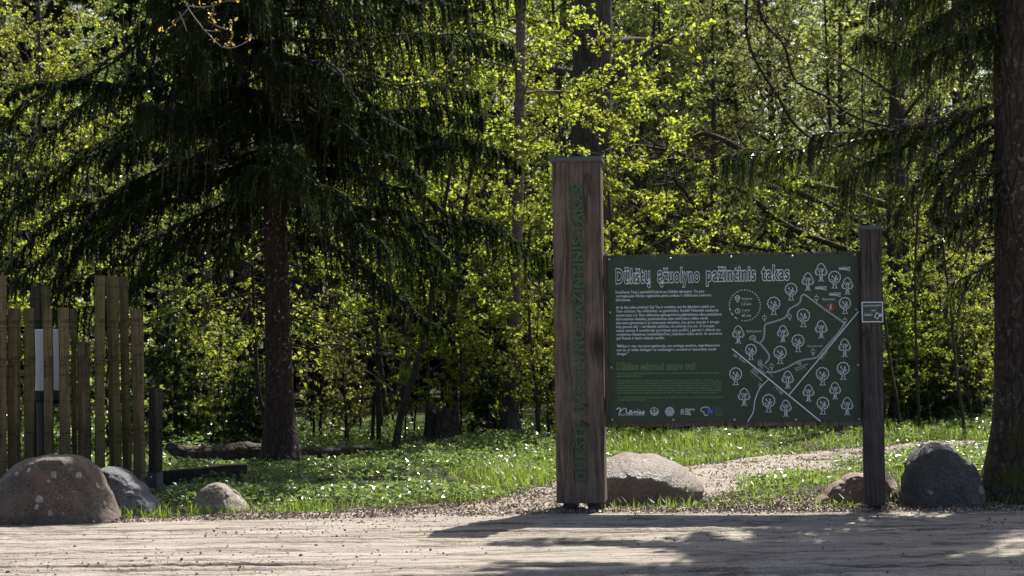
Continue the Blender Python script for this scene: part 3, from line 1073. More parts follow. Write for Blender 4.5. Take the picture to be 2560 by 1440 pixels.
def timber(xa, xb, top, Y, mi, rz, label, shoe=False, seed=1):
    """square hewn post; xa..xb its photo columns at mid height"""
    p = P((xa + xb) / 2, 1000, Y)
    z0 = float(gz(p.x, p.y))
    wpx = (xb - xa) / FPX * Y
    s = wpx / (abs(math.cos(rz)) + abs(math.sin(rz)))
    zt = P((xa + xb) / 2, top, Y).z
    root = empty('timber_post', (p.x, p.y, z0), rz)
    tag(root, label, 'timber post', GRP)
    root.rotation_euler = (R(random.uniform(-0.6, 0.6)), R(random.uniform(-0.7, 0.7)), rz)
    h = s / 2
    rough_post(-h, h, -h, h, 0.10 if shoe else -0.15, zt - z0, seed, 0.013, 60, 7).build('shaft', M_timb[mi], root)
    mb = MB()
    for bx in ([(-h - 0.008, -h + 0.0, -h, h, -0.15, 0.24), (h, h + 0.008, -h, h, -0.15, 0.24), (-h + 0.001, h - 0.001, -h, h, 0.085, 0.099)] if shoe else [(-h - 0.008, h + 0.008, h + 0.001, h + 0.009, -0.1, 0.22)]):
        V, F = box(*bx, 0.001)
        mb.add(V, F)
    if shoe:
        V, F = box(-h - 0.001, h + 0.001, -h - 0.009, -h - 0.001, -0.15, 0.24, 0.001)
        mb.add(V, F)
    sh = mb.build('steel_shoe', M_shoe, root)
    if shoe:
        for zz in (0.09, 0.20):
            screw(sh, 0, zz, 0.011, lambda U, W: np.stack([np.asarray(U), np.full(np.shape(U), -h - 0.010), np.asarray(W)], -1))
    return root


timber(-26, 17, 689, 16.0, 0, R(28), 'tallest timber post cut by the left edge of the photo')
timber(19, 47, 771, 16.15, 0, R(-8), 'brown timber post second from the left edge, in front of a dark gap', seed=2)
timber(56, 85, 770, 16.25, 1, R(12), 'greenish timber post just left of the pale metal drum', seed=3)
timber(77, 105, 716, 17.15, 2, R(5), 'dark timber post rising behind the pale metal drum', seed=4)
timber(109, 133, 770, 16.2, 0, R(6), 'brown timber post crossing the middle of the pale metal drum', seed=5)
timber(108, 133, 715, 17.2, 1, R(-10), 'timber post behind the drum, its top showing above the shorter one before it', seed=6)
timber(147, 179, 769, 16.2, 0, R(20), 'wide brown timber post just right of the pale metal drum', seed=7)
timber(178, 192, 772, 16.7, 1, R(4), 'narrow timber post squeezed behind the one right of the drum', seed=8)
timber(194, 225, 855, 16.3, 0, R(-32), 'short timber post ending lower than its neighbours above the big boulder', seed=9)
timber(233, 261, 689, 16.3, 1, R(24), 'tall greenish timber post standing alone between two gaps', seed=10)
timber(273, 304, 690, 16.45, 1, R(-38), 'left one of two tall touching timber posts with dark left faces', seed=11)
timber(306, 329, 691, 16.6, 1, R(-40), 'right one of two tall touching timber posts with dark left faces', seed=12)
timber(333, 363, 774, 16.5, 0, R(-28), 'medium tall brown timber post beside the two tall touching ones', seed=13)
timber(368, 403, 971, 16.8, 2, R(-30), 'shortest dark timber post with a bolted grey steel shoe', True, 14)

# pale curved metal drum on a dark stand
M_pale = m_plain('pale_metal', (0.62, 0.64, 0.66), 0.42, 0.5, 0.15, 0.06, 6)
dp = P(112, 990, 16.75)
dz = float(gz(dp.x, dp.y))
drum = empty('metal_drum', (dp.x, dp.y, dz))
tag(drum, 'pale grey curved metal drum on a black stand behind the timber posts', 'metal drum')
dzb, dzt = P(112, 977, 16.75).z - dz, P(112, 823, 16.75).z - dz
for nm, mt, pr in (('drum_body', M_pale, [(0.02, dzb + 0.004), (0.172, dzb + 0.004), (0.178, dzb + 0.012), (0.178, dzt - 0.01), (0.172, dzt), (0.02, dzt)]),
                   ('base_ring', M_steel, [(0.05, dzb - 0.09), (0.16, dzb - 0.09), (0.165, dzb - 0.08), (0.165, dzb), (0.05, dzb)]),
                   ('stand', M_steel, [(0.0, -0.1), (0.075, -0.1), (0.075, dzb - 0.092), (0.0, dzb - 0.092)])):
    n = 36
    a = np.linspace(0, 2 * math.pi, n, endpoint=False)
    V = np.array([[r * math.cos(k), r * math.sin(k), z] for r, z in pr for k in a])
    i = np.arange(len(pr) - 1)[:, None] * n
    j = np.arange(n)[None]
    k2 = (j + 1) % n
    mb = MB()
    mb.add(V, np.stack([i + j, i + k2, i + n + k2, i + n + j], -1).reshape(-1, 4), 0, 0.5, False)
    ob = mb.build(nm, mt, drum)

# ------------------------------------------------------------------ boulders
def boulder(name, label, outline, Y, depth, m, seed, sink=0.12, blocky=0.72, namp=0.05, yoff=0.0, fine=0.024, cuts=(), worn=1.0):
    """outline: photo pixels of the visible silhouette, left foot to right foot"""
    import bmesh
    pts = np.array([P(x, y, Y)[:] for x, y in outline])
    gx = (pts[0, 0] + pts[-1, 0]) / 2
    z0 = float(gz(gx, Y))
    base = min(pts[0, 2], pts[-1, 2])
    cx, cz = gx, base + 0.38 * (pts[:, 2].max() - base)
    q = np.stack([pts[:, 0] - cx, pts[:, 2] - cz], -1)
    # close underneath
    q = np.concatenate([q, [[q[-1, 0] * 0.75, q[-1, 1] - sink - 0.05], [0, min(q[0, 1], q[-1, 1]) - sink - 0.1], [q[0, 0] * 0.75, q[0, 1] - sink - 0.05]]])
    ang = np.arctan2(q[:, 1], q[:, 0])
    rr = np.hypot(q[:, 0], q[:, 1])
    o_ = np.argsort(ang)
    ang, rr = ang[o_], rr[o_]
    ang = np.concatenate([ang - 2 * math.pi, ang, ang + 2 * math.pi])
    rr = np.tile(rr, 3)
    bm = bmesh.new()
    bmesh.ops.create_icosphere(bm, subdivisions=6, radius=1)
    N_ = np.array([v.co[:] for v in bm.verts])
    bm.verts.index_update()
    F = np.array([[v.index for v in f.verts] for f in bm.faces])
    bm.free()
    rho = np.hypot(N_[:, 0], N_[:, 2])
    th = np.arctan2(N_[:, 2], N_[:, 0])
    Rr = np.interp(th, ang, rr)
    k = rho ** blocky
    V = np.stack([k * Rr * np.cos(th), np.sign(N_[:, 1]) * np.abs(N_[:, 1]) ** 0.85 * depth, k * Rr * np.sin(th)], -1)
    sz = rr.mean()
    nv = nrm(V)
    for cn, cd in cuts:          # broken faces of the stone
        cn = np.array(cn, float) / np.linalg.norm(cn)
        ex = V @ cn - cd * depth + 0.05 * depth * fbm(V / sz * 2.2 + 5 * cd, 3, seed + 9)
        V = V - cn[None] * (np.maximum(ex, 0) * 0.93)[:, None] * np.array([0.35, 1, 0.35])
    lo = fbm(V / sz * 1.3 + seed, 3, seed)
    edge = (np.abs(N_[:, 1]) ** 0.5)
    facet = np.abs(fbm(V / sz * 2.6 + seed * 3, 2, seed + 5))
    V = V + nv * (namp * sz * lo * (0.25 + 0.75 * edge) - 0.05 * worn * sz * facet * edge + fine * sz * fbm(V / sz * 8, 5, seed + 2) - 0.03 * worn * sz * np.maximum(0, 0.16 - np.abs(fbm(V / sz * 2.1 + 8, 4, seed + 7))) * 6 * edge)[:, None]
    mb = MB()
    mb.add(V + np.array([0, 0, cz - z0]), F, 0, 0.5, True)
    b = mb.build(name, m)
    b.location = (cx, Y + yoff, z0)
    return tag(b, label, 'boulder', 'boulders along the road edge')


M_st1 = m_stone('brown_lichen_granite', (0.10, 0.074, 0.056), (0.17, 0.132, 0.104), (0.036, 0.028, 0.023), warm=(0.165, 0.108, 0.078), lam=0.44)
M_st2 = m_stone('dark_grey_granite', (0.10, 0.10, 0.108), (0.18, 0.18, 0.19), (0.04, 0.04, 0.044), lam=0.93, lichen=(0.30, 0.30, 0.30))
M_st3 = m_stone('tan_granite', (0.215, 0.175, 0.125), (0.30, 0.25, 0.185), (0.10, 0.082, 0.06), lam=0.98)
M_st4 = m_stone('reddish_granite', (0.125, 0.09, 0.066), (0.205, 0.162, 0.128), (0.06, 0.042, 0.032), warm=(0.165, 0.105, 0.07), lam=0.97, rough=(0.3, 0.5), spec=0.7)
M_st5 = m_stone('brown_granite', (0.19, 0.125, 0.083), (0.29, 0.20, 0.14), (0.08, 0.055, 0.038), lam=0.97)
M_st6 = m_stone('charcoal_lichen_granite', (0.066, 0.062, 0.06), (0.115, 0.11, 0.108), (0.028, 0.026, 0.025), lam=0.74, lichen=(0.30, 0.31, 0.31))
boulder('boulder', 'big brown boulder with pale lichen spots before the timber posts', [(-42, 1325), (-34, 1262), (-18, 1225), (5, 1190), (40, 1160), (92, 1142), (150, 1136), (196, 1140), (226, 1153), (246, 1175), (264, 1212), (288, 1268), (304, 1318)], 14.85, 0.46, M_st1, 3, namp=0.05, cuts=[((0.05, -1, 0.22), 0.62), ((0.75, -0.75, 0.4), 0.78), ((-0.7, -0.7, 0.5), 0.75)])
boulder('boulder', 'dark grey rounded boulder tucked behind the big brown one', [(216, 1290), (228, 1210), (240, 1178), (268, 1166), (306, 1171), (336, 1200), (372, 1236), (396, 1262), (398, 1292)], 15.3, 0.36, M_st2, 8, namp=0.06, cuts=[((0.3, -1, 0.35), 0.68), ((-0.6, -0.8, 0.2), 0.7)])
boulder('boulder', 'small tan boulder in the grass before the hewn beam', [(480, 1286), (486, 1246), (500, 1226), (542, 1207), (580, 1222), (606, 1248), (622, 1270), (620, 1292)], 15.45, 0.28, M_st3, 12, namp=0.05, cuts=[((-0.25, -1, 0.5), 0.66), ((0.7, -0.7, 0.6), 0.7)])
boulder('boulder', 'broad boulder with a sunlit shiny top against the tall post', [(1452, 1262), (1448, 1215), (1478, 1168), (1530, 1144), (1600, 1137), (1672, 1150), (1722, 1178), (1748, 1200), (1759, 1222), (1752, 1246), (1716, 1276)], 15.95, 0.50, M_st4, 21, blocky=0.8, namp=0.03, fine=0.014, worn=0.2)
boulder('boulder', 'low brown boulder behind the foot of the short post', [(2020, 1280), (2058, 1236), (2104, 1200), (2160, 1184), (2205, 1182), (2238, 1198), (2256, 1238), (2264, 1280)], 15.5, 0.32, M_st5, 31, namp=0.07, cuts=[((-0.3, -1, 0.35), 0.6)])
boulder('boulder', 'tall charcoal upright boulder right of the short post', [(2253, 1288), (2256, 1230), (2262, 1178), (2282, 1132), (2312, 1112), (2342, 1106), (2376, 1116), (2402, 1142), (2436, 1166), (2450, 1202), (2460, 1250), (2457, 1288)], 15.12, 0.36, M_st6, 41, namp=0.04, cuts=[((-0.05, -1, 0.12), 0.66), ((-0.75, -0.7, 0.15), 0.85), ((0.6, -0.8, 0.35), 0.8)])

# ------------------------------------------------------------------ logs, beam, stumps
M_logb = m_bark('dead_log_bark', (0.035, 0.028, 0.022), (0.11, 0.09, 0.07), (9, 9, 9), bump=0.9)
M_cut = m_plain('sawn_wood', (0.36, 0.24, 0.15), 0.8, 0.2, 0, 0.25, 30)
M_beam = m_timber('dark_beam_wood', (0.035, 0.028, 0.024), (0.07, 0.056, 0.046), (0.015, 0.012, 0.01))
pl = [P(418, 1122, 20.4), P(450, 1142, 20.4), P(500, 1150, 20.5), P(560, 1145, 20.6), P(620, 1141, 20.7), P(690, 1143, 20.8), P(760, 1146, 20.8), P(820, 1143, 20.9), P(880, 1134, 21.1), P(925, 1128, 21.4)]
pl = bez([p[:] for p in pl], 46)
rad = np.interp(np.linspace(0, 1, 46), [0, 0.08, 0.2, 0.35, 0.45, 0.46, 0.7, 1], [0.045, 0.075, 0.11, 0.115, 0.13, 0.105, 0.085, 0.03])
pl[:, 2] += 0.05
base = np.array([pl[20, 0], pl[20, 1], 0.0])
log = empty('fallen_log', base)
tag(log, 'crooked fallen log lying behind the spruce trunk, its left end raised', 'fallen log')
mb = MB()
add_tube(mb, pl - base, rad * (1 + 0.12 * fbm(pl * 5, 3, 3)), 14)
mb.build('trunk', M_logb, log)
mb = MB()
add_tube(mb, bez([(pl[9] - base), pl[9] - base + np.array([-0.02, -0.05, -0.1]), pl[9] - base + np.array([-0.03, -0.1, -0.3])], 6), [0.1, 0.09, 0.08], 9)
mb.build('branch_stub', M_logb, log)
b0, b1 = P(396, 1202, 17.5), P(617, 1190, 17.6)
bl_ = (b1 - b0)
beam = empty('wooden_beam', (b0.x, b0.y, 0), math.atan2(bl_.y, bl_.x))
tag(beam, 'dark hewn beam with a pale sawn end lying behind the small boulder', 'wooden beam')
Lb = math.hypot(bl_.x, bl_.y)
mb = MB()
V, F = box(0, Lb, -0.02, 0.16, 0.02, 0.19, 0.012)
V[:, 2] += V[:, 0] / Lb * 0.05
mb.add(V, F)
mb.build('beam', M_beam, beam)
mb = MB()
V, F = box(Lb + 0.001, Lb + 0.012, -0.016, 0.156, 0.075, 0.236, 0.004)
mb.add(V, F)
V, F = box(Lb - 0.36, Lb - 0.002, -0.015, 0.05, 0.2405, 0.2495, 0.002)
mb.add(V, F)
mb.build('sawn_end', M_cut, beam)


def stump(px, py, Y, r, h, seed, label):
    g = P(px, py, Y)
    z0 = float(gz(g.x, g.y))
    st = empty('tree_stump', (g.x, g.y, z0))
    tag(st, label, 'tree stump', 'dark stumps at the forest edge')
    n, m = 10, 18
    a = np.linspace(0, 2 * math.pi, m, endpoint=False)
    zz = np.linspace(-0.15, h, n)
    V = []
    for z in zz:
        fl = 1 + 0.55 * math.exp(-max(z, 0) / 0.18)
        for k in a:
            q = np.array([[math.cos(k) * 2, math.sin(k) * 2, z * 1.5]])
            rr = r * fl * (1 + 0.3 * fbm(q, 3, seed)[0])
            zt = z + (0.16 * fbm(q * 1.7, 2, seed + 3)[0] if z > h * 0.7 else 0)
            V.append((rr * math.cos(k), rr * math.sin(k), zt))
    V = np.array(V)
    i = np.arange(n - 1)[:, None] * m
    j = np.arange(m)[None]
    k2 = (j + 1) % m
    mb = MB()
    mb.add(V, np.stack([i + j, i + k2, i + m + k2, i + m + j], -1).reshape(-1, 4), 0, 0.5, True)
    c0 = V[-m:].mean(0, keepdims=True) - np.array([[0, 0, 0.08]])
    mb.add(np.concatenate([V[-m:], c0]), np.stack([np.arange(m), (np.arange(m) + 1) % m, np.full(m, m)], -1), 0, 0.5, False)
    mb.build('stump', M_logb, st)


stump(1085, 1118, 23.4, 0.10, 0.42, 3, 'narrow dark stump left of the other stumps near the leaning stem')
stump(1122, 1122, 23.2, 0.14, 0.46, 5, 'wide dark broken stump between two narrower stumps')
stump(1215, 1120, 23.6, 0.09, 0.36, 7, 'narrow pointed stump just left of the flared birch foot')
# ------------------------------------------------------------------ plant materials
M_lf_bright = m_leaf('young_leaf_bright', (0.085, 0.13, 0.018), (0.15, 0.19, 0.028), (0.34, 0.44, 0.035), (0.56, 0.60, 0.065), 0.56, 0.45, 0.4)
M_lf_mid = m_leaf('young_leaf_green', (0.07, 0.11, 0.024), (0.13, 0.17, 0.04), (0.25, 0.34, 0.05), (0.46, 0.52, 0.10), 0.52, 0.45, 0.4)
M_lf_olive = m_leaf('young_leaf_olive', (0.10, 0.13, 0.045), (0.19, 0.215, 0.085), (0.28, 0.34, 0.07), (0.48, 0.52, 0.14), 0.5, 0.32, 0.7)
M_lf_yel = m_leaf('opening_oak_leaf', (0.26, 0.22, 0.04), (0.34, 0.26, 0.04), (0.62, 0.50, 0.06), (0.75, 0.58, 0.08), 0.5)
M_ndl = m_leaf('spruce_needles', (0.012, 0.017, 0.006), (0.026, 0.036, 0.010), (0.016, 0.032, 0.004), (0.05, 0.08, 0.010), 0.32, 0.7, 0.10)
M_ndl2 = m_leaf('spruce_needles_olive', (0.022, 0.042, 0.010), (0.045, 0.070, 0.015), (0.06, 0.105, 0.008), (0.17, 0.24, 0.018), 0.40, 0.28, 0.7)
M_bk_spr = m_bark('spruce_bark', (0.032, 0.022, 0.017), (0.078, 0.052, 0.040), (20, 20, 7), lichen=(0.33, 0.33, 0.35), lamt=0.60)
M_bk_old = m_bark('old_mossy_bark', (0.026, 0.020, 0.016), (0.078, 0.062, 0.05), (13, 13, 4), lichen=(0.15, 0.145, 0.125), lamt=0.56, moss=((0.055, 0.06, 0.010), True), bump=1.0)
M_bk_dark = m_bark('dark_bark', (0.030, 0.026, 0.021), (0.075, 0.064, 0.052), (12, 12, 3))
M_bk_birch = m_bark('birch_bark', (0.10, 0.075, 0.062), (0.27, 0.205, 0.165), (5, 5, 22), bump=0.4)
M_bk_bfoot = m_bark('birch_foot_bark', (0.022, 0.020, 0.018), (0.15, 0.14, 0.13), (9, 9, 2.4), bump=1.0)
M_bk_oak = m_bark('oak_bark', (0.055, 0.047, 0.040), (0.125, 0.11, 0.094), (16, 16, 3.0), bump=1.0)
M_bk_moss = m_bark('mossy_limb_bark', (0.03, 0.025, 0.018), (0.075, 0.06, 0.045), (12, 12, 12), moss=((0.15, 0.135, 0.02), False))
M_twig = m_plain('twig', (0.10, 0.08, 0.06), 0.75, 0.35, 0, 0.3, 20)


def leaf_quads(pos, along, l, w, rs, zb=0.6, droop=0.15):
    n = len(pos)
    a = nrm(along * 0.5 + rs.normal(size=(n, 3)) * 0.75 + np.array([0, 0, -droop]))
    nn = nrm(rs.normal(size=(n, 3)) + np.array([0, 0, zb]))
    b = nrm(np.cross(a, nn))
    nn = np.cross(b, a)
    s = rs.uniform(0.45, 1.45, (n, 1))
    L, W = l * s, w * s
    f = nn * W * 0.22
    V = np.stack([pos, pos + a * L * 0.42 + b * W * 0.5 + f, pos + a * L, pos + a * L * 0.42 - b * W * 0.5 + f], 1).reshape(-1, 3)
    i = np.arange(n)[:, None] * 4
    F = np.concatenate([i + np.array([[0, 1, 2]]), i + np.array([[0, 2, 3]])])
    return V, F, np.repeat(rs.uniform(0, 1, n), 4)


def broadleaf(name, h, r0, nb, blen, t0, elev, twigs, nl, leaf, mats, seed, lean=(0, 0), tips=0.6, flat=0.5, tw=(0.35, 0.8), zb=0.6, limbs_mat=None, curve=0.25):
    """trunk, limbs and twigs as one wood mesh, leaves along the twigs as the crown"""
    rs = np.random.default_rng(seed)
    root = empty(name)
    wood, crown = MB(), MB()
    n = 14
    z = np.linspace(0, 1, n)
    wob = np.stack([0.035 * h * fbm(np.stack([z * 2.2, z * 0 + seed, z * 0], -1), 2, seed), 0.035 * h * fbm(np.stack([z * 2.2, z * 0 + seed + 9, z * 0], -1), 2, seed + 1)], -1)
    wob -= wob[0]
    tp = np.stack([lean[0] * z ** 1.2 * h + wob[:, 0], lean[1] * z ** 1.2 * h + wob[:, 1], z * h - 0.1], -1)
    rad = r0 * (1 - 0.86 * z) + r0 * 0.5 * np.exp(-z * h / (r0 * 3))
    add_tube(wood, tp, rad, 10)
    LP, LD = [], []
    for k in range(nb):
        t = t0 + (1 - t0) * ((k + rs.uniform(0, 1)) / nb)
        p0 = np.array([np.interp(t, z, tp[:, q]) for q in range(3)])
        az = k * 2.39996 + rs.uniform(-0.5, 0.5)
        el = R(rs.uniform(*elev))
        L = blen * (1 - 0.62 * (t - t0) / (1 - t0 + 1e-6)) * rs.uniform(0.65, 1.15)
        s = np.linspace(0, 1, 7)
        d = np.array([math.cos(az) * math.cos(el), math.sin(az) * math.cos(el), math.sin(el)])
        bp = p0 + s[:, None] * d * L
        bp[:, 2] -= curve * L * s ** 2 * rs.uniform(-0.6, 1.0)
        q = np.stack([s * 2.5, s * 0 + k * 3.1, s * 0 + seed], -1)
        bp += np.stack([fbm(q, 2, 1), fbm(q, 2, 2), fbm(q, 2, 3)], -1) * 0.09 * L * s[:, None]
        br = max(0.006, np.interp(t, z, rad) * 0.42)
        add_tube(wood, bp, np.linspace(br, 0.004, 7), 5, 0, cap=False)
        ts = rs.uniform(0.18, 1.0, twigs)
        ts[0] = 1.0
        for tt in ts:
            a0 = np.array([np.interp(tt, s, bp[:, q_]) for q_ in range(3)])
            td = d + rs.normal(size=3) * tips
            td[2] *= flat
            td /= np.linalg.norm(td)
            tl = rs.uniform(*tw) * (0.7 + 0.3 * L / blen)
            u = np.linspace(0, 1, 4)
            wp = a0 + u[:, None] * td * tl
            wp[:, 2] -= 0.12 * tl * u ** 2
            add_tube(wood, wp, np.linspace(0.006, 0.0025, 4), 3, 0, cap=False)
            nd_ = np.sort(rs.uniform(0.12, 1.0, max(3, nl // 3)))
            uu = nd_[rs.integers(0, len(nd_), nl)]
            LP.append(a0 + uu[:, None] * td * tl + rs.normal(size=(nl, 3)) * 0.014 - np.stack([uu * 0, uu * 0, 0.12 * tl * uu ** 2], -1))
            LD.append(np.repeat(td[None], nl, 0))
    LP, LD = np.concatenate(LP), np.concatenate(LD)
    V, F, A = leaf_quads(LP, LD, leaf, leaf * 0.72, rs, zb)
    crown.add(V, F, 0, A)
    wood.build('trunk', mats[0], root)
    crown.build('crown', mats[1], root)
    return root


def put(o, x, y, rz, sc, label, cat='tree', group='forest trees behind the board'):
    o.location = (x, y, float(gz(x, y)))
    o.rotation_euler = (0, 0, rz)
    o.scale = (sc, sc, sc)
    tag(o, label, cat, group)
    return o


# ------------------------------------------------------------------ spruces
def bough(wood, ndl, p0, az, L, slope, k, rs, dens=1.0, hang=0.5, r=0.022, needle=0.055, up=0.0, wid=1.0, start=0.1, thick=0.016, axis=None):
    n = 16
    s = np.linspace(0, 1, n)
    hx = np.array([math.cos(az), math.sin(az), 0])
    lat = np.array([-hx[1], hx[0], 0])
    ax = p0 + hx * (s * L)[:, None]
    ax[:, 2] += slope * s * L - k * (s * L) ** 2 + up * np.maximum(0, s - 0.7) ** 2 * L
    q = np.stack([s * 3, s * 0 + p0[2] * 5, s * 0 + az * 7], -1)
    ax += (lat * (fbm(q, 3, 1) * 0.22 * L * s)[:, None]) + np.array([0, 0, 1]) * (fbm(q, 3, 4) * 0.24 * L * s)[:, None]
    if axis is not None:
        ax = bez(axis, n)
        hx = nrm((ax[-1] - ax[0]) * np.array([1, 1, 0]))
        lat = np.array([-hx[1], hx[0], 0])
    add_tube(wood, ax, np.linspace(r, 0.004, n), 6, 0, cap=False)
    N_ = max(8, int(L * 46 * dens))
    t = start + (1 - start) * (np.arange(N_) + rs.uniform(0, 1, N_)) / N_
    sg = np.where(np.arange(N_) % 2 == 0, 1.0, -1.0)
    base = np.stack([np.interp(t, s, ax[:, c]) for c in range(3)], -1)
    env = np.clip(1.25 * (1 - t) ** 0.6 * (t + 0.25) ** 0.4, 0.12, 1)
    Lb = env * rs.uniform(0.35, 1.0, N_) * (0.30 + 0.13 * L) * wid
    cl = np.clip(0.75 + 1.15 * fbm(np.stack([t * L * 1.9, sg * 0.8 + az * 3, t * 0 + p0[2] * 3], -1), 2, 7), 0.22, 1.5)
    Lb = Lb * np.sqrt(cl)
    hg = hang * rs.uniform(0.5, 1.25, N_) * cl
    M = 16
    u = np.linspace(0.0, 1, M)
    dl = lat[None] * sg[:, None] * rs.uniform(0.3, 1.0, (N_, 1)) + hx[None] * rs.uniform(0.35, 0.8, (N_, 1))
    dl = nrm(dl)
    S = Lb[:, None] * (u[None] - 0.35 * u[None] ** 2)
    pos = base[:, None] + dl[:, None] * S[..., None]
    pos[..., 2] += rs.uniform(0, 0.10, N_)[:, None] * np.sin(u * 3.1)[None] * Lb[:, None]
    pos[..., 2] -= (hg[:, None] * (0.10 * u[None] + 0.95 * u[None] ** 1.7)) * (0.35 + Lb[:, None])
    pos += rs.normal(size=(N_, 1, 3)) * 0.012 * u[None, :, None]
    tan = nrm(np.gradient(pos, axis=1))
    # thin branchlets
    st = pos[:, ::3]
    m = st.shape[1]
    wv = np.cross(tan[:, ::3], hx[None, None]) * 0.0035
    A_ = np.stack([st - wv, st + wv], 2).reshape(-1, 3)
    ii = (np.arange(N_)[:, None] * m + np.arange(m - 1)[None]).ravel() * 2
    ndl.add(A_, np.stack([ii, ii + 1, ii + 3, ii + 2], -1), 1, 0.5)
    # needle sprays
    K = 4
    sel = pos[:, 1:]
    tn = tan[:, 1:]
    PP = np.repeat(sel.reshape(-1, 3), K, 0)
    TT = np.repeat(tn.reshape(-1, 3), K, 0)
    PP = PP + TT * rs.uniform(0, 1, (len(PP), 1)) * 0.04
    rd = nrm(rs.normal(size=PP.shape))
    dr = nrm(TT * 0.8 + rd * 0.75 + np.array([0, 0, -0.25]))
    ln = needle * rs.uniform(0.6, 1.4, (len(PP), 1))
    wv = nrm(np.cross(dr, rs.normal(size=PP.shape))) * thick * rs.uniform(0.6, 1.2, (len(PP), 1)) * 0.5
    V = np.stack([PP - wv, PP + wv, PP + dr * ln], 1).reshape(-1, 3)
    F = np.arange(len(V)).reshape(-1, 3)
    ar = np.repeat(np.clip(rs.normal(0.42, 0.34, N_), 0, 1), sel.shape[1] * K)
    ndl.add(V, F, 0, np.repeat(ar, 3))


def trunk_mesh(mb, h, r0, flare, n=40, m=26, lean=(0, 0), seed=1, lump=0.05, roots=0.0):
    z = np.concatenate([np.linspace(-0.3, 1.4, 18), np.linspace(1.4, h, n)[1:]])
    a = np.linspace(0, 2 * math.pi, m, endpoint=False)
    V = np.zeros((len(z), m, 3))
    rr = r0 * np.clip(1 - np.maximum(z, 0) / h, 0.03, 1) ** 0.8 + flare * np.exp(-np.maximum(z, 0) / 0.32)
    q = np.stack([np.cos(a)[None] * 1.6 + z[:, None] * 0, np.sin(a)[None] * 1.6 + z[:, None] * 0, z[:, None] * 0.9 + a[None] * 0], -1)
    f = 1 + lump * fbm(q, 3, seed)
    if roots:
        f = f + roots * np.exp(-np.maximum(z, 0) / 0.35)[:, None] * np.clip(np.sin(a * 5 + seed)[None], -0.3, 1)
    V[..., 0] = rr[:, None] * f * np.cos(a) + (lean[0] * z)[:, None]
    V[..., 1] = rr[:, None] * f * np.sin(a) + (lean[1] * z)[:, None]
    V[..., 2] = z[:, None]
    i = np.arange(len(z) - 1)[:, None] * m
    j = np.arange(m)[None]
    k = (j + 1) % m
    mb.add(V.reshape(-1, 3), np.stack([i + j, i + k, i + m + k, i + m + j], -1).reshape(-1, 4), 0, 0.5, True)


def spruce(px, py, label, h, r0, flare, curated, rand, mats, seed, hang=0.5, longs=(), skip=None, lean=(0, 0), dead=(), roots=0.0, lump=0.05, rmax=3.4, zlow=2.6, dens=1.0, thick=0.016):
    rs = np.random.default_rng(seed)
    g = G(px, py)
    z0 = float(gz(g.x, g.y))
    root = empty('spruce_tree', (g.x, g.y, z0))
    tag(root, label, 'spruce tree', 'spruces beside the board')
    tr, wood, nd = MB(), MB(), MB()
    trunk_mesh(tr, h, r0, flare, seed=seed, lean=lean, roots=roots, lump=lump)
    for pts, r in dead:
        add_tube(wood, pts, np.linspace(r, 0.003, len(pts)), 5, 0)
    for (zz, azd, L, sl, k) in curated:
        a = R(azd)
        bough(wood, nd, np.array([lean[0] * zz, lean[1] * zz, zz]), a + R(rs.normal() * 7), L * rs.uniform(0.78, 1.06), sl + rs.normal() * 0.07, k, rs, dens * rs.uniform(0.7, 1.05), hang * rs.uniform(0.55, 1.3), thick=thick)
    for pts, hg_, dn_ in longs:
        L_ = float(np.linalg.norm(np.diff(pts, axis=0), axis=1).sum())
        bough(wood, nd, pts[0], 0.0, L_, 0, 0, rs, dn_, hg_, 0.026, thick=thick, axis=pts, start=0.06)
    for kk in range(rand):
        zz = zlow + (h - zlow - 0.6) * ((kk + rs.uniform(0, 1)) / rand) ** 1.25
        az = kk * 137.5 + rs.uniform(-25, 25)
        L = rmax * (1 - (zz - zlow) / (h - zlow)) ** 0.8 * rs.uniform(0.45, 1.1) + 0.35
        sl_b = rs.uniform(-0.65, 0.0) + 0.5 * (zz / h)
        if skip and skip(zz, az % 360, L):
            continue
        hi = zz > 6.5
        bough(wood, nd, np.array([lean[0] * zz, lean[1] * zz, zz]), R(az), L, sl_b, 0.06, rs, 0.85 if hi else 0.85 * dens, hang * rs.uniform(0.45, 1.25), 0.026, 0.10 if hi else 0.055, thick=0.045 if hi else thick)
    tr.build('trunk', mats[0], root)
    wood.build('limbs', mats[2], root)
    nd.build('crown', [mats[1], M_twig], root)
    return root


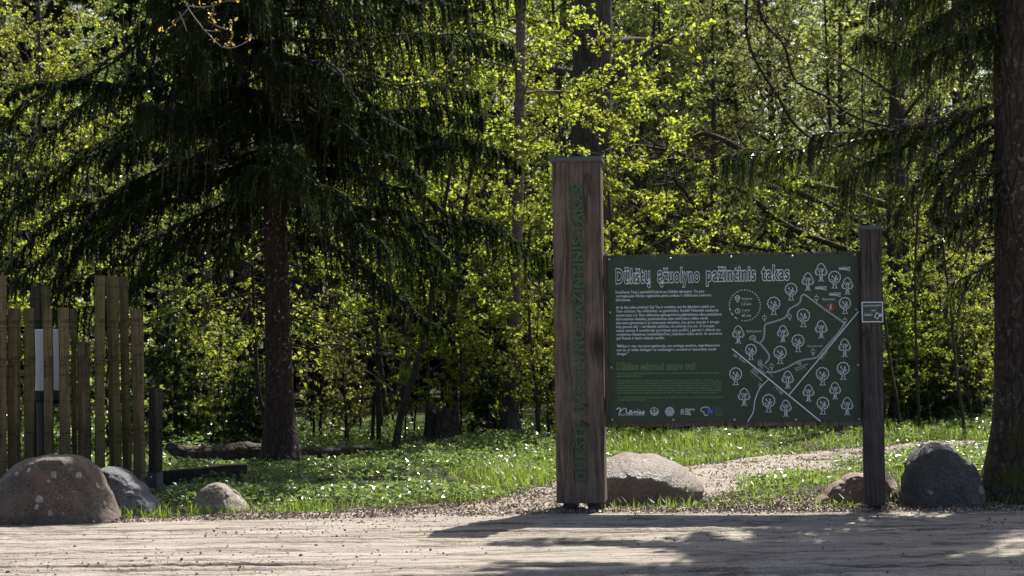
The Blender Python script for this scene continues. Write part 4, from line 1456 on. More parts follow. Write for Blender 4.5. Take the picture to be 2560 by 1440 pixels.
# big dark spruce left of the middle
cur = [(5.35, 178, 4.2, -0.30, 0.06), (4.95, 186, 3.9, -0.25, 0.10), (4.55, 170, 3.6, -0.22, 0.09), (4.15, 183, 3.7, -0.24, 0.10), (3.75, 176, 3.6, -0.25, 0.10),
       (3.35, 190, 3.0, -0.2, 0.12), (3.0, 165, 2.6, -0.2, 0.14), (2.75, 182, 2.4, -0.25, 0.1),
       (5.4, 5, 3.0, -0.02, 0.03), (4.9, 352, 2.3, -0.1, 0.06), (3.95, 358, 2.75, 0.04, 0.025), (3.7, 345, 2.3, -0.05, 0.05), (3.3, 8, 2.5, -0.05, 0.09), (2.85, 355, 2.95, -0.02, 0.055), (2.6, 330, 2.2, -0.25, 0.13),
       (3.6, 270, 2.6, -0.1, 0.03), (4.0, 250, 2.8, -0.12, 0.03), (3.9, 292, 2.7, -0.12, 0.03), (3.4, 232, 2.6, -0.18, 0.06), (3.3, 310, 2.5, -0.2, 0.06), (4.6, 262, 2.6, -0.05, 0.03), (4.4, 220, 3.0, -0.15, 0.06),
       (4.5, 300, 2.6, -0.1, 0.05), (3.6, 205, 3.2, -0.2, 0.08), (3.1, 210, 2.6, -0.25, 0.08), (5.0, 240, 2.6, -0.1, 0.05), (5.2, 320, 2.6, -0.05, 0.05), (4.2, 330, 2.6, -0.1, 0.06), (5.3, 265, 2.2, -0.1, 0.05), (5.0, 285, 2.2, -0.1, 0.05), (4.7, 275, 2.0, -0.1, 0.05), (4.3, 280, 2.1, -0.15, 0.05), (3.9, 268, 1.9, -0.15, 0.04), (3.65, 288, 1.8, -0.15, 0.04), (3.5, 255, 1.8, -0.15, 0.04), (4.1, 258, 2.2, -0.15, 0.04),
       (4.7, 0, 2.5, -0.05, 0.06), (4.3, 10, 2.4, -0.08, 0.06), (3.8, 15, 2.5, -0.03, 0.03), (3.55, 350, 2.4, -0.02, 0.05), (3.5, 140, 3.0, -0.2, 0.08), (4.2, 110, 3.0, -0.2, 0.07), (3.9, 70, 3.0, -0.15, 0.07), (3.2, 40, 2.6, -0.2, 0.08)]
g = G(703, 1182)
loc = np.array([g.x, g.y, 0])
dd = [(bez([P(940, -120, 18.6)[:] - loc, P(1008, -10, 18.3)[:] - loc, P(1060, 50, 18.2)[:] - loc, P(1095, 105, 18.2)[:] - loc, P(1150, 145, 18.3)[:] - loc], 16), 0.02),
      (bez([(0, 0, 5.1), P(850, -40, 18.9)[:] - loc, P(940, -120, 18.6)[:] - loc], 10), 0.03)]
rs = np.random.default_rng(8)
for k in range(30):          # dead lower branches
    zz, az = rs.uniform(1.3, 3.6), rs.uniform(0, 6.283)
    L = rs.uniform(0.4, 1.7)
    u = np.linspace(0, 1, 9)
    q = np.array([0, 0, zz]) + u[:, None] * np.array([math.cos(az), math.sin(az), rs.uniform(-0.5, 0.1)]) * L
    q[:, 2] -= 0.15 * L * u ** 2
    q += rs.normal(size=(9, 3)) * 0.012
    dd.append((q, 0.012))
    for j in range(4):
        b = q[rs.integers(3, 9)]
        d = nrm(rs.normal(size=3) + np.array([math.cos(az), math.sin(az), -0.4]))
        dd.append((b + np.linspace(0, 1, 5)[:, None] * d * rs.uniform(0.15, 0.5), 0.004))
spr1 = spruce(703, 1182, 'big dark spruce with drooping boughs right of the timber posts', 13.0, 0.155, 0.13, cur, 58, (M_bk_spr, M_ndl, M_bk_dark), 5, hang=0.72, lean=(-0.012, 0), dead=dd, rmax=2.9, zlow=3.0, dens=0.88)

# old spruce at the right edge
rt = []
g = G(2600, 1252)
cur = [(4.65, 178, 1.72, -0.36, 0.03), (4.95, 172, 1.81, -0.36, 0.03), (5.15, 188, 1.72, -0.36, 0.03), (4.45, 165, 1.29, -0.3, 0.05), (4.55, 196, 1.20, -0.36, 0.04), (5.45, 180, 1.98, -0.36, 0.03), (5.65, 170, 1.98, -0.36, 0.03), (5.3, 160, 1.72, -0.36, 0.03),
       (4.85, 184, 1.29, -0.3, 0.05), (4.25, 150, 1.38, -0.25, 0.05), (4.1, 186, 0.77, -0.3, 0.06), (4.3, 176, 1.03, -0.3, 0.06), (5.8, 184, 1.98, -0.36, 0.03), (5.0, 150, 1.63, -0.3, 0.04), (4.75, 140, 1.72, -0.3, 0.04), (6.0, 176, 1.98, -0.36, 0.03),
       (2.75, 186, 0.9, -0.3, 0.12), (2.7, 165, 1.2, -0.35, 0.1), (3.1, 172, 1.1, -0.3, 0.08), (2.95, 195, 0.9, -0.3, 0.1), (3.3, 140, 1.6, -0.3, 0.08), (2.3, 170, 0.9, -0.4, 0.1),
       (4.2, 60, 3.0, -0.2, 0.05), (3.6, 48, 2.8, -0.15, 0.05), (4.8, 72, 3.0, -0.2, 0.05), (3.9, 30, 2.8, -0.2, 0.05), (5.2, 52, 3.0, -0.2, 0.05), (3.4, 66, 2.6, -0.1, 0.05), (4.4, 88, 2.6, -0.2, 0.05)]
loc = np.array([g.x, g.y, 0])
rs = np.random.default_rng(3)
dr = []
for pts in ([(2500, 480), (2440, 512), (2390, 545), (2352, 560)], [(2500, 590), (2450, 600), (2400, 640), (2360, 700)], [(2490, 640), (2440, 690), (2400, 760), (2390, 830)], [(2500, 420), (2430, 420), (2370, 440), (2320, 480)], [(2480, 540), (2420, 590), (2370, 650), (2300, 690)]):
    q = bez([P(x, y, 15.35 - 0.1 * i_)[:] - loc for i_, (x, y) in enumerate(pts)], 14)
    dr.append((q, 0.011))
    for k in range(9):
        b = q[rs.integers(3, 14)]
        d = nrm(rs.normal(size=3) * 0.6 + np.array([-0.5, -0.2, -0.5]))
        L = rs.uniform(0.15, 0.45)
        dr.append((b + np.linspace(0, 1, 5)[:, None] * d * L - np.linspace(0, 1, 5)[:, None] ** 2 * np.array([0, 0, 0.12]), 0.004))

ln = []
for pts, hg_, dn_ in (([(2500, 258), (2440, 275), (2320, 312), (2200, 345), (2050, 370), (1950, 374), (1870, 372), (1806, 384)], 0.85, 1.15), ([(2330, 310), (2230, 322), (2150, 330), (2060, 332), (2030, 345)], 0.45, 0.8),
                      ([(2490, 300), (2420, 330), (2340, 400), (2280, 470), (2240, 520)], 0.7, 0.9), ([(2490, 340), (2430, 380), (2370, 440), (2330, 520)], 0.6, 0.9), ([(2440, 282), (2300, 350), (2180, 400), (2100, 440)], 0.6, 0.9)):
    ln.append((np.array([P(x, y, 15.45 + 0.05 * i_)[:] - loc for i_, (x, y) in enumerate(pts)]), hg_, dn_))


def skip_r(z, az, L):
    # boughs on the road side start higher up the trunk
    return ((185 < az < 360) and z < 6.4) or (95 < az < 262 and z < 6.6)


spr2 = spruce(2600, 1252, 'old spruce with a broad mossy trunk at the right edge', 17.0, 0.39, 0.24, cur, 125, (M_bk_old, M_ndl2, M_bk_spr), 9, hang=0.62, dens=0.85, thick=0.0125, dead=dr, longs=ln, skip=skip_r, rmax=2.9, zlow=4.2, roots=0.16, lump=0.10)
# ------------------------------------------------------------------ broadleaf kinds
def sapA(s, m=None):
    return broadleaf('sapling', 4.6, 0.028, 20, 1.25, 0.16, (15, 55), 10, 19, 0.045, (M_bk_dark, m or M_lf_bright), s, tw=(0.25, 0.6))


def treeB(s, m=None, h=8.5):
    return broadleaf('forest_tree', h, 0.075, 34, 2.3, 0.2, (10, 55), 15, 21, 0.046, (M_bk_dark, m or M_lf_mid), s, tw=(0.3, 0.8))


def treeC(s, m=None, h=13.0):
    return broadleaf('forest_tree', h, 0.15, 46, 3.6, 0.22, (5, 50), 20, 19, 0.060, (M_bk_oak, m or M_lf_olive), s, tw=(0.4, 1.0))


protoA = [sapA(31), sapA(32), sapA(33, M_lf_mid)]
protoB = [treeB(41, M_lf_bright, 8.0), treeB(42), treeB(43, M_lf_mid, 9.0)]
protoC = [treeC(51), treeC(52, M_lf_mid, 14.0), treeC(53, M_lf_olive, 12.5)]
used = set()


def place(proto, px, Y, rz, sc, label, group, cat='tree'):
    o = proto if proto.name not in used else copy_thing(proto)
    used.add(proto.name)
    p = P(px, 900, Y)
    return put(o, p.x, Y, R(rz), sc, label, cat, group)


GS = 'saplings and young trees of the understorey'
for i, (k, px, Y, rz, sc, lab) in enumerate([
        (0, 40, 21.5, 0, 0.95, 'leafy sapling behind the tallest timber post at the left edge'),
        (1, 190, 24.0, 70, 1.1, 'leafy sapling in the gap right of the pale metal drum'),
        (2, 330, 23.5, 10, 0.8, 'green sapling behind the two tall touching timber posts'),
        (2, 455, 24.5, 200, 0.75, 'green sapling right behind the shortest timber post'),
        (0, 800, 24.8, 120, 0.95, 'bright sapling just right of the spruce trunk'),
        (1, 930, 23.6, 300, 1.0, 'bright sapling left of the leaning dark stem'),
        (0, 1105, 24.4, 40, 1.1, 'bright sapling right of the leaning dark stem, above the stumps'),
        (1, 1200, 25.8, 250, 1.25, 'tall bright sapling between the stumps and the birch'),
        (0, 1345, 22.6, 310, 0.85, 'bright yellow-green sapling leaning against the left side of the tall post'),
        (0, 1375, 24.8, 95, 1.3, 'tall bright sapling hiding behind the tall post'),
        (1, 1545, 24.6, 160, 1.15, 'bright sapling right beside the tall post, above the board'),
        (0, 1655, 25.6, 20, 1.1, 'bright sapling above the left part of the board title'),
        (2, 1790, 27.0, 75, 0.75, 'green sapling above the middle of the board'),
        (1, 1960, 27.4, 330, 0.85, 'bright sapling above the map on the board'),
        (2, 2090, 27.5, 120, 0.8, 'green sapling just left of the short post top'),
        (2, 2265, 27.6, 15, 0.85, 'green sapling in the gap right of the short post'),
        (0, 2370, 26.8, 215, 0.8, 'bright sapling above the charcoal boulder'),
        (2, 2440, 27.8, 280, 0.9, 'green sapling close to the left of the mossy trunk'),
        (0, 2235, 25.6, 33, 0.55, 'low bright sapling touching the right side of the short post'), (1, 2320, 25.9, 133, 0.5, 'low bright sapling over the left shoulder of the charcoal boulder'), (0, 2425, 25.4, 233, 0.55, 'low bright sapling over the right shoulder of the charcoal boulder'),
        (1, 870, 23.4, 60, 0.5, 'low bright sapling just past the right end of the fallen log'), (0, 1010, 23.0, 160, 0.45, 'low bright sapling at the foot of the leaning dark stem'), (1, 1250, 23.0, 260, 0.5, 'low bright sapling just left of the flared birch foot'), (0, 1340, 22.4, 10, 0.5, 'low bright sapling between the birch foot and the tall post'), (1, 560, 22.9, 90, 0.5, 'low bright sapling behind the fallen log, left of the spruce trunk')]):
    place(protoA[k], px, Y, rz, sc, lab, GS, 'sapling')
GT = 'forest trees behind the board'
for i, (k, px, Y, rz, sc, lab) in enumerate([
        (0, 70, 28, 0, 0.9, 'bright leafy tree behind the left edge timber posts'),
        (1, 330, 30, 140, 0.95, 'leafy tree glimpsed through the left boughs of the dark spruce'),
        (2, 620, 32, 60, 1.0, 'leafy tree hidden behind the dark spruce crown'),
        (0, 960, 30, 200, 0.95, 'bright tree seen under the right boughs of the dark spruce'),
        (0, 1160, 31, 20, 1.1, 'bright yellow-green tree left of the birch trunk'),
        (0, 1420, 29, 100, 1.05, 'bright yellow-green tree right above the tall post'),
        (1, 1620, 31.5, 240, 1.0, 'leafy tree above the left half of the board'),
        (1, 1850, 33, 15, 1.05, 'leafy tree above the middle of the board near the mossy limbs'),
        (2, 2060, 31.5, 170, 0.9, 'leafy tree above the right half of the board'),
        (1, 2330, 32, 290, 0.95, 'leafy tree between the short post and the mossy trunk')]):
    place(protoB[k], px, Y, rz, sc, lab, GT)
for i, (k, px, Y, rz, sc, lab) in enumerate([
        (1, 60, 39, 0, 1.0, 'tall far tree in the upper left corner'),
        (0, 420, 42, 80, 1.0, 'tall far tree behind the left side of the dark spruce'),
        (2, 820, 41, 30, 1.0, 'tall far tree behind the dark spruce trunk top'),
        (1, 1210, 38, 150, 1.0, 'tall far tree behind the birch trunk'),
        (2, 1560, 40, 10, 1.0, 'tall far tree right of the wide oak trunk'),
        (0, 1760, 36.5, 70, 0.95, 'rounded olive-green far tree above the board title'),
        (0, 1990, 38, 250, 1.0, 'rounded olive-green far tree above the map'),
        (2, 2200, 40, 130, 1.0, 'tall far tree behind the top of the short post'),
        (2, 1610, 31, 33, 0.62, 'olive-green rounded tree filling the gap right of the tall post top'), (0, 1715, 33, 111, 0.72, 'olive-green rounded tree above the first words of the board title'), (2, 1845, 30.5, 222, 0.62, 'olive-green rounded tree above the last word of the board title'),
        (0, 1935, 34, 300, 0.78, 'olive-green rounded tree under the tip of the long spruce bough'), (2, 2060, 32, 20, 0.7, 'olive-green rounded tree behind the hanging sprays of the long bough'), (0, 2330, 33, 60, 0.7, 'olive-green rounded tree close left of the mossy trunk'),
        (0, 110, 31, 200, 0.7, 'olive-green rounded tree in the upper left behind the spruce boughs'), (2, 1000, 34, 77, 0.75, 'olive-green rounded tree behind the right boughs of the big spruce'),
        (0, 2430, 39, 190, 1.0, 'tall far tree beside the mossy trunk')]):
    place(protoC[k], px, Y, rz, sc, lab, GT)

# dark conifers standing among and behind the leafy trees
def conifer(seed, h):
    rs_ = np.random.default_rng(seed)
    root = empty('spruce_tree')
    tr, wd, nd = MB(), MB(), MB()
    add_tube(tr, [(0, 0, -0.2), (0.05, 0, h * 0.5), (0, 0, h)], [0.17, 0.10, 0.01], 9)
    for k in range(74):
        zz = 0.5 + (h - 0.8) * k / 74
        bough(wd, nd, np.array([0, 0, zz]), k * 2.4 + rs_.uniform(-.4, .4), (2.3 * (1 - zz / h) ** 0.8 + 0.3) * rs_.uniform(.6, 1.1), rs_.uniform(-.35, 0), 0.06, rs_, 0.34, 0.5, 0.02, 0.13, 0, 1, 0.1, 0.05)
    tr.build('trunk', M_bk_spr, root)
    wd.build('limbs', M_bk_dark, root)
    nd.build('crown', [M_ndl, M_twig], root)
    return root


cf = [conifer(201, 11.0), conifer(202, 13.0)]
for k, px, Y, rz, sc, lab in [(0, 130, 38.5, 0, 1.10, 'dark spruce behind the pale metal drum in the forest'), (1, 400, 40.5, 50, 1.10, 'dark spruce behind the shortest timber post in the forest'), (0, 560, 36.5, 90, 0.99, 'dark spruce behind the thin pale birch stem'),
                              (1, 790, 38.5, 10, 0.99, 'dark spruce just right behind the big spruce trunk'), (1, 1050, 39.5, 130, 0.99, 'dark spruce behind the leaning dark stem'), (0, 1190, 37.5, 320, 1.10, 'dark spruce left behind the birch trunk'),
                              (1, 1660, 42.0, 80, 1.49, 'dark tall spruce showing at the top edge above the board title'), (0, 1780, 43.0, 150, 0.94, 'dark spruce low behind the middle of the board'),
                              (1, 2210, 45.0, 110, 1.10, 'dark spruce behind the short post in the forest'), (1, 2430, 43.0, 300, 1.10, 'dark spruce beside the mossy trunk in the forest')]:
    place(cf[k], px, Y, rz, sc, lab, 'dark spruces deeper in the forest', 'spruce tree')

# ------------------------------------------------------------------ trunks with a place of their own
def stem_tree(name, label, pts, rads, mats, seed, cat, nb=10, blen=1.3, leafm=None, foot=None, sides=12, leaf=0.06, t0=0.4, group=None):
    rs = np.random.default_rng(seed)
    p = bez([q[:] if not isinstance(q, tuple) else q for q in pts], 30)
    g0 = np.array([p[0, 0], p[0, 1], float(gz(p[0, 0], p[0, 1]))])
    root = empty(name, g0)
    tag(root, label, cat, group)
    tr, cr = MB(), MB()
    q = p - g0
    rr = np.interp(np.linspace(0, 1, 30), np.linspace(0, 1, len(rads)), rads)
    add_tube(tr, q, rr * (1 + 0.10 * fbm(q * 3, 2, seed)), sides)
    LP, LD = [], []
    for k in range(nb):
        t = t0 + (1 - t0) * (k + rs.uniform()) / nb
        b = np.array([np.interp(t, np.linspace(0, 1, 30), q[:, c]) for c in range(3)])
        az, el = k * 2.4 + rs.uniform(-.4, .4), R(rs.uniform(5, 50))
        d = np.array([math.cos(az) * math.cos(el), math.sin(az) * math.cos(el), math.sin(el)])
        L = blen * rs.uniform(0.6, 1.2)
        s = np.linspace(0, 1, 6)
        bp = b + s[:, None] * d * L
        bp[:, 2] -= 0.2 * L * s ** 2
        add_tube(tr, bp, np.linspace(max(.006, 0.3 * np.interp(t, np.linspace(0, 1, 30), rr)), 0.004, 6), 5, 0, cap=False)
        for tt in rs.uniform(0.25, 1, 9):
            a0 = np.array([np.interp(tt, s, bp[:, c]) for c in range(3)])
            td = nrm(d + rs.normal(size=3) * 0.7)
            tl = rs.uniform(0.25, 0.7)
            add_tube(tr, a0 + np.linspace(0, 1, 3)[:, None] * td * tl, [0.005, 0.004, 0.002], 3, 0, cap=False)
            uu = rs.uniform(0.1, 1, 10)
            LP.append(a0 + uu[:, None] * td * tl)
            LD.append(np.repeat(td[None], 10, 0))
    tr.build('trunk', mats, root)
    if LP:
        V, F, A = leaf_quads(np.concatenate(LP), np.concatenate(LD), leaf, leaf * .7, rs)
        cr.add(V, F, 0, A)
        cr.build('crown', leafm or M_lf_bright, root)
    return root, g0


def up(pxys, Y):
    return [P(x, y, Y) for x, y in pxys]


b1, g0 = stem_tree('birch_tree', 'birch with reddish pale bark left of the tall post', [P(1286, 1135, 23.2)] + up([(1276, 1010), (1286, 860), (1290, 700), (1296, 480), (1300, 250), (1302, 60), (1306, -250), (1310, -700)], 23.4), [0.10, 0.088, 0.08, 0.072, 0.068, 0.066, 0.064, 0.055, 0.03], [M_bk_birch], 3, 'birch', 16, 1.5, t0=0.55)
mb = MB()
fp = bez([P(1288, 1142, 23.15)[:] - g0, P(1284, 1110, 23.15)[:] - g0, P(1274, 1040, 23.15)[:] - g0, P(1277, 985, 23.15)[:] - g0, P(1282, 930, 23.2)[:] - g0], 14)
add_tube(mb, fp, np.linspace(0.165, 0.098, 14) * (1 + 0.12 * fbm(fp * 7, 3, 2)), 16)
mb.build('trunk_foot', M_bk_bfoot, b1)
b2, g2 = stem_tree('birch_tree', 'thin pale birch stem between the timber posts and the spruce trunk', [P(512, 1106, 25)] + up([(508, 1000), (512, 880), (520, 700), (526, 400), (530, 0), (536, -400)], 25), [0.07, 0.055, 0.05, 0.045, 0.04, 0.035, 0.02], [M_bk_birch], 13, 'birch', 10, 1.2, t0=0.5)
stem_tree('dark_stem', 'slim dark stem leaning right in the gap left of the tall post', [P(984, 1150, 22.0)] + up([(1000, 1050), (1030, 950), (1066, 830), (1085, 700), (1110, 520), (1150, 300)], 22.1), [0.052, 0.046, 0.042, 0.036, 0.03, 0.025, 0.015], [M_bk_dark], 5, 'tree', 9, 1.0, t0=0.45)
stem_tree('dark_stem', 'slim upright dark stem left of the leaning one', [P(948, 1130, 23.0)] + up([(945, 1000), (944, 850), (930, 700), (915, 450)], 23.1), [0.032, 0.03, 0.027, 0.02, 0.012], [M_bk_dark], 6, 'tree', 8, 0.9, t0=0.45)
stem_tree('dark_stem', 'slim dark stem rising behind the stumps', [P(1140, 1120, 24.2)] + up([(1138, 1000), (1132, 850), (1140, 700), (1165, 500), (1215, 250)], 24.2), [0.05, 0.044, 0.04, 0.034, 0.026, 0.014], [M_bk_dark], 7, 'tree', 10, 1.1, t0=0.4)
stem_tree('dark_stem', 'forked dark stem touching the left side of the spruce trunk', [P(668, 1150, 20.4)] + up([(664, 1050), (648, 990), (640, 900), (636, 800), (630, 650)], 20.6), [0.035, 0.032, 0.026, 0.024, 0.02, 0.012], [M_bk_dark], 8, 'tree', 7, 0.8, t0=0.5)
stem_tree('pine_tree', 'second dark reddish trunk standing left behind the big spruce', [P(630, 1120, 25)] + up([(626, 1000), (618, 800), (612, 600), (606, 300), (600, -200), (600, -700)], 25), [0.135, 0.115, 0.10, 0.095, 0.09, 0.08, 0.05], [M_bk_spr], 9, 'tree', 12, 1.5, M_ndl, t0=0.6)
stem_tree('oak_tree', 'wide grey oak trunk rising behind the top of the tall post', [P(1466, 1115, 27.4)] + up([(1470, 900), (1474, 600), (1478, 300), (1482, 0), (1486, -400), (1488, -800)], 27.4), [0.42, 0.35, 0.325, 0.31, 0.30, 0.26, 0.16], [M_bk_oak], 10, 'oak', 16, 3.2, M_lf_bright, sides=22, leaf=0.075, t0=0.5)

# old oak with low mossy limbs above the board
Y0 = 27.6
ob, g0 = stem_tree('oak_tree', 'old oak with low crooked mossy limbs above the board', [P(2262, 1105, Y0)] + up([(2256, 900), (2250, 700), (2244, 540), (2240, 380), (2244, 200), (2250, -100), (2260, -400)], Y0), [0.26, 0.20, 0.18, 0.16, 0.14, 0.11, 0.09, 0.05], [M_bk_moss], 14, 'oak', 14, 2.6, M_lf_olive, leaf=0.075, t0=0.55)
mb = MB()
rs = np.random.default_rng(4)
LP, LD = [], []
for pts, r in (([(2242, 520), (2130, 490), (2000, 452), (1900, 405), (1842, 365), (1800, 345), (1762, 338), (1722, 352), (1692, 370), (1640, 372), (1590, 365), (1550, 378)], 0.06), ([(2246, 600), (2130, 550), (1990, 480), (1880, 430), (1790, 408), (1740, 402), (1690, 392), (1620, 410), (1560, 440)], 0.045),
               ([(2248, 680), (2130, 630), (1960, 560), (1850, 470), (1800, 490), (1762, 520), (1735, 540), (1700, 540), (1640, 530), (1590, 560)], 0.05), ([(2250, 760), (2130, 710), (1960, 640), (1820, 605), (1745, 600), (1690, 580), (1620, 585), (1560, 600)], 0.03),
               ([(2240, 420), (2128, 390), (2010, 330), (1940, 240), (1880, 130), (1862, 0), (1850, -80)], 0.03), ([(2242, 320), (2132, 290), (2060, 240), (1990, 200), (1960, 110), (1900, 30), (1890, -60)], 0.022), ([(1840, 480), (1790, 560), (1700, 470), (1680, 440)], 0.03)):
    q = bez([P(x, y, Y0 - 0.6 * i_ / len(pts))[:] - g0 for i_, (x, y) in enumerate(pts)], 26)
    q += 0.05 * np.stack([fbm(q * 2, 2, 1), fbm(q * 2, 2, 2), fbm(q * 2, 2, 3)], -1)
    add_tube(mb, q, np.linspace(r, 0.02, 26), 8)
    for k in range(46):
        t = rs.integers(4, 26)
        d = nrm(rs.normal(size=3) + np.array([-0.3, 0, 0.2]))
        tl = rs.uniform(0.3, 1.0)
        add_tube(mb, q[t] + np.linspace(0, 1, 4)[:, None] * d * tl + rs.normal(size=(4, 3)) * 0.02, [0.010, 0.008, 0.006, 0.003], 3, 0, cap=False)
        uu = rs.uniform(0.3, 1, 6)
        LP.append(q[t] + uu[:, None] * d * tl + rs.normal(size=(6, 3)) * 0.04)
        LD.append(np.repeat(d[None], 6, 0))
mb.build('limbs', M_bk_moss, ob)

# oak off the left edge, one limb reaching into the picture with opening leaves
oroot = empty('oak_tree', (-5.6, 11.6, 0))
tag(oroot, 'oak beyond the left edge, its thin budding twig hanging in at the top', 'oak')
tr, wood, cr = MB(), MB(), MB()
trunk_mesh(tr, 11.0, 0.26, 0.12, seed=4, m=18)
LP, LD = [], []
o_ = np.array([-5.6, 11.6, 0])
lim = bez([(0, 0, 4.7), (1.0, 0.1, 5.2), (2.2, 0.25, 5.0), (3.0, 0.3, 4.75), P(470, -60, 12)[:] - o_], 20)
add_tube(wood, lim, np.linspace(0.07, 0.012, 20), 7)
for pts, lv in (([(440, -40), (462, 0), (470, 20), (500, 62), (530, 95), (556, 118), (590, 118), (624, 100)], 3), ([(470, 22), (450, 45), (430, 65), (411, 78)], 2), ([(466, 14), (500, 18), (535, 14), (560, 4), (586, 2)], 3), ([(530, 8), (534, 32), (528, 40)], 2), ([(520, 52), (545, 66), (570, 74), (580, 60)], 3), ([(556, 118), (576, 112), (580, 90)], 3), ([(508, 74), (528, 78), (548, 77)], 1), ([(470, -60), (452, -60), (440, -40)], 0), ([(448, 30), (460, 60), (467, 80)], 0)):
    q = bez([P(x, y, 12.0 + 0.05 * math.sin(i_))[:] - o_ for i_, (x, y) in enumerate(pts)], 14)
    add_tube(wood, q, np.linspace(0.0055, 0.003, 14), 5)
    for k in range(lv):
        e = q[-1 - 5 * k]
        LP.append(e + rs.normal(size=(5, 3)) * 0.014 + np.array([0, 0, 0.01]))
        LD.append(rs.normal(size=(5, 3)) * 0.6 + np.array([0, 0, 0.5]))
for k in range(14):
    zz, az = 5.5 + 5 * k / 14, k * 2.4 + 1
    L = 2.4 * (1 - 0.06 * k)
    if -0.9 < math.atan2(math.sin(az), math.cos(az)) < 1.2:
        L *= 0.5
    q = np.array([0, 0, zz]) + np.linspace(0, 1, 8)[:, None] * np.array([math.cos(az), math.sin(az), 0.55]) * L
    q[:, 2] -= np.linspace(0, 1, 8) ** 2 * 0.5
    add_tube(wood, q, np.linspace(0.06, 0.01, 8), 6)
    for j in range(14):
        d = nrm(rs.normal(size=3) + np.array([0, 0, 0.3]))
        b = q[rs.integers(2, 8)]
        tl = rs.uniform(0.3, 0.8)
        add_tube(wood, b + np.linspace(0, 1, 3)[:, None] * d * tl, [0.008, 0.006, 0.003], 3, 0, cap=False)
        LP.append(b + rs.uniform(0.5, 1, 10)[:, None] * d * tl + rs.normal(size=(10, 3)) * 0.03)
        LD.append(np.repeat(d[None], 10, 0))
V, F, A = leaf_quads(np.concatenate(LP), np.concatenate(LD), 0.027, 0.015, rs, 0.3, -0.2)
cr.add(V, F, 0, A)
tr.build('trunk', M_bk_oak, oroot)
wood.build('limbs', M_twig, oroot)
cr.build('crown', M_lf_yel, oroot)

# small spruces in the undergrowth
def young_spruce(px, Y, h, seed, label, m=M_ndl2):
    rs_ = np.random.default_rng(seed)
    p = P(px, 900, Y)
    root = empty('young_spruce', (p.x, Y, float(gz(p.x, Y))))
    tag(root, label, 'young spruce', 'young spruces of the undergrowth')
    tr, wd, nd = MB(), MB(), MB()
    add_tube(tr, [(0, 0, -0.1), (0.01, 0, h * 0.5), (0, 0, h)], [0.03, 0.02, 0.004], 7)
    for k in range(int(16 + 9 * h)):
        zz = 0.1 + (h - 0.15) * k / (16 + 9 * h)
        bough(wd, nd, np.array([0, 0, zz]), k * 2.4, (0.12 + 0.36 * (h - zz)) * rs_.uniform(.8, 1.1), 0.12, 0.1, rs_, 0.9, 0.12, 0.007, 0.06, 0, 1, 0.05, 0.014)
    tr.build('trunk', M_bk_dark, root)
    wd.build('limbs', M_bk_dark, root)
    nd.build('crown', [m, M_twig], root)


young_spruce(622, 22.4, 1.25, 1, 'small spruce between the fallen log and the second dark trunk')
young_spruce(436, 22.8, 1.9, 2, 'small spruce above the raised end of the fallen log')
young_spruce(1234, 23.9, 1.0, 3, 'small spruce beside the flared birch foot')
young_spruce(2340, 26.3, 1.7, 4, 'small spruce behind the charcoal boulder across the path')
young_spruce(2415, 26.9, 1.3, 5, 'small spruce nearest the mossy trunk across the path')
young_spruce(1660, 25.2, 1.15, 6, 'small spruce under the left half of the board')
young_spruce(1950, 26.3, 1.2, 7, 'small spruce under the right half of the board')

# low shrubs along the forest edge
def shrub(s, m):
    return broadleaf('shrub', 1.7, 0.02, 30, 0.9, 0.03, (10, 65), 7, 11, 0.05, (M_bk_dark, m), s, tw=(0.15, 0.4), tips=0.8, flat=0.8)


shp = [shrub(61, M_lf_mid), shrub(62, M_lf_bright), shrub(63, M_lf_olive)]
for k, px, Y, rz, sc, lab in [(0, 1540, 24.2, 0, 0.62, 'low shrub below the left end of the board'), (1, 1620, 24.6, 50, 0.6, 'low shrub behind the broad boulder top'), (0, 1720, 24.9, 100, 0.7, 'low shrub below the english text of the board'),
                              (2, 1810, 25.2, 20, 0.7, 'low shrub below the middle of the board'), (1, 1900, 25.4, 200, 0.65, 'low bright shrub below the road fork on the map'), (0, 2000, 25.6, 260, 0.75, 'low shrub below the right third of the board'),
                              (2, 2100, 25.8, 310, 0.8, 'low shrub left of the short post, under the board end'), (0, 2210, 26.6, 45, 1.1, 'shrub right beside the short post'), (1, 2290, 26.9, 145, 1.0, 'bright shrub behind the left shoulder of the charcoal boulder'),
                              (2, 2380, 27.4, 245, 1.15, 'shrub behind the right shoulder of the charcoal boulder'), (0, 2455, 26.6, 345, 1.0, 'shrub touching the outline of the mossy trunk'),
                              (1, 1150, 24.0, 85, 0.8, 'bright shrub among the stumps'), (1, 1370, 23.3, 35, 0.95, 'bright shrub at the left foot of the tall post'), (2, 860, 24.2, 15, 0.9, 'shrub behind the right end of the fallen log'),
                              (2, 560, 24.0, 275, 0.9, 'shrub behind the middle of the fallen log'), (0, 480, 23.4, 65, 0.8, 'shrub above the raised end of the fallen log'), (2, 270, 22, 165, 1.1, 'shrub in the gap between the short and the tall timber posts'),
                              (0, 120, 21.5, 255, 1.1, 'shrub behind the stand of the pale metal drum')]:
    place(shp[k], px, Y, rz, sc, lab, 'low shrubs at the forest edge', 'shrub')

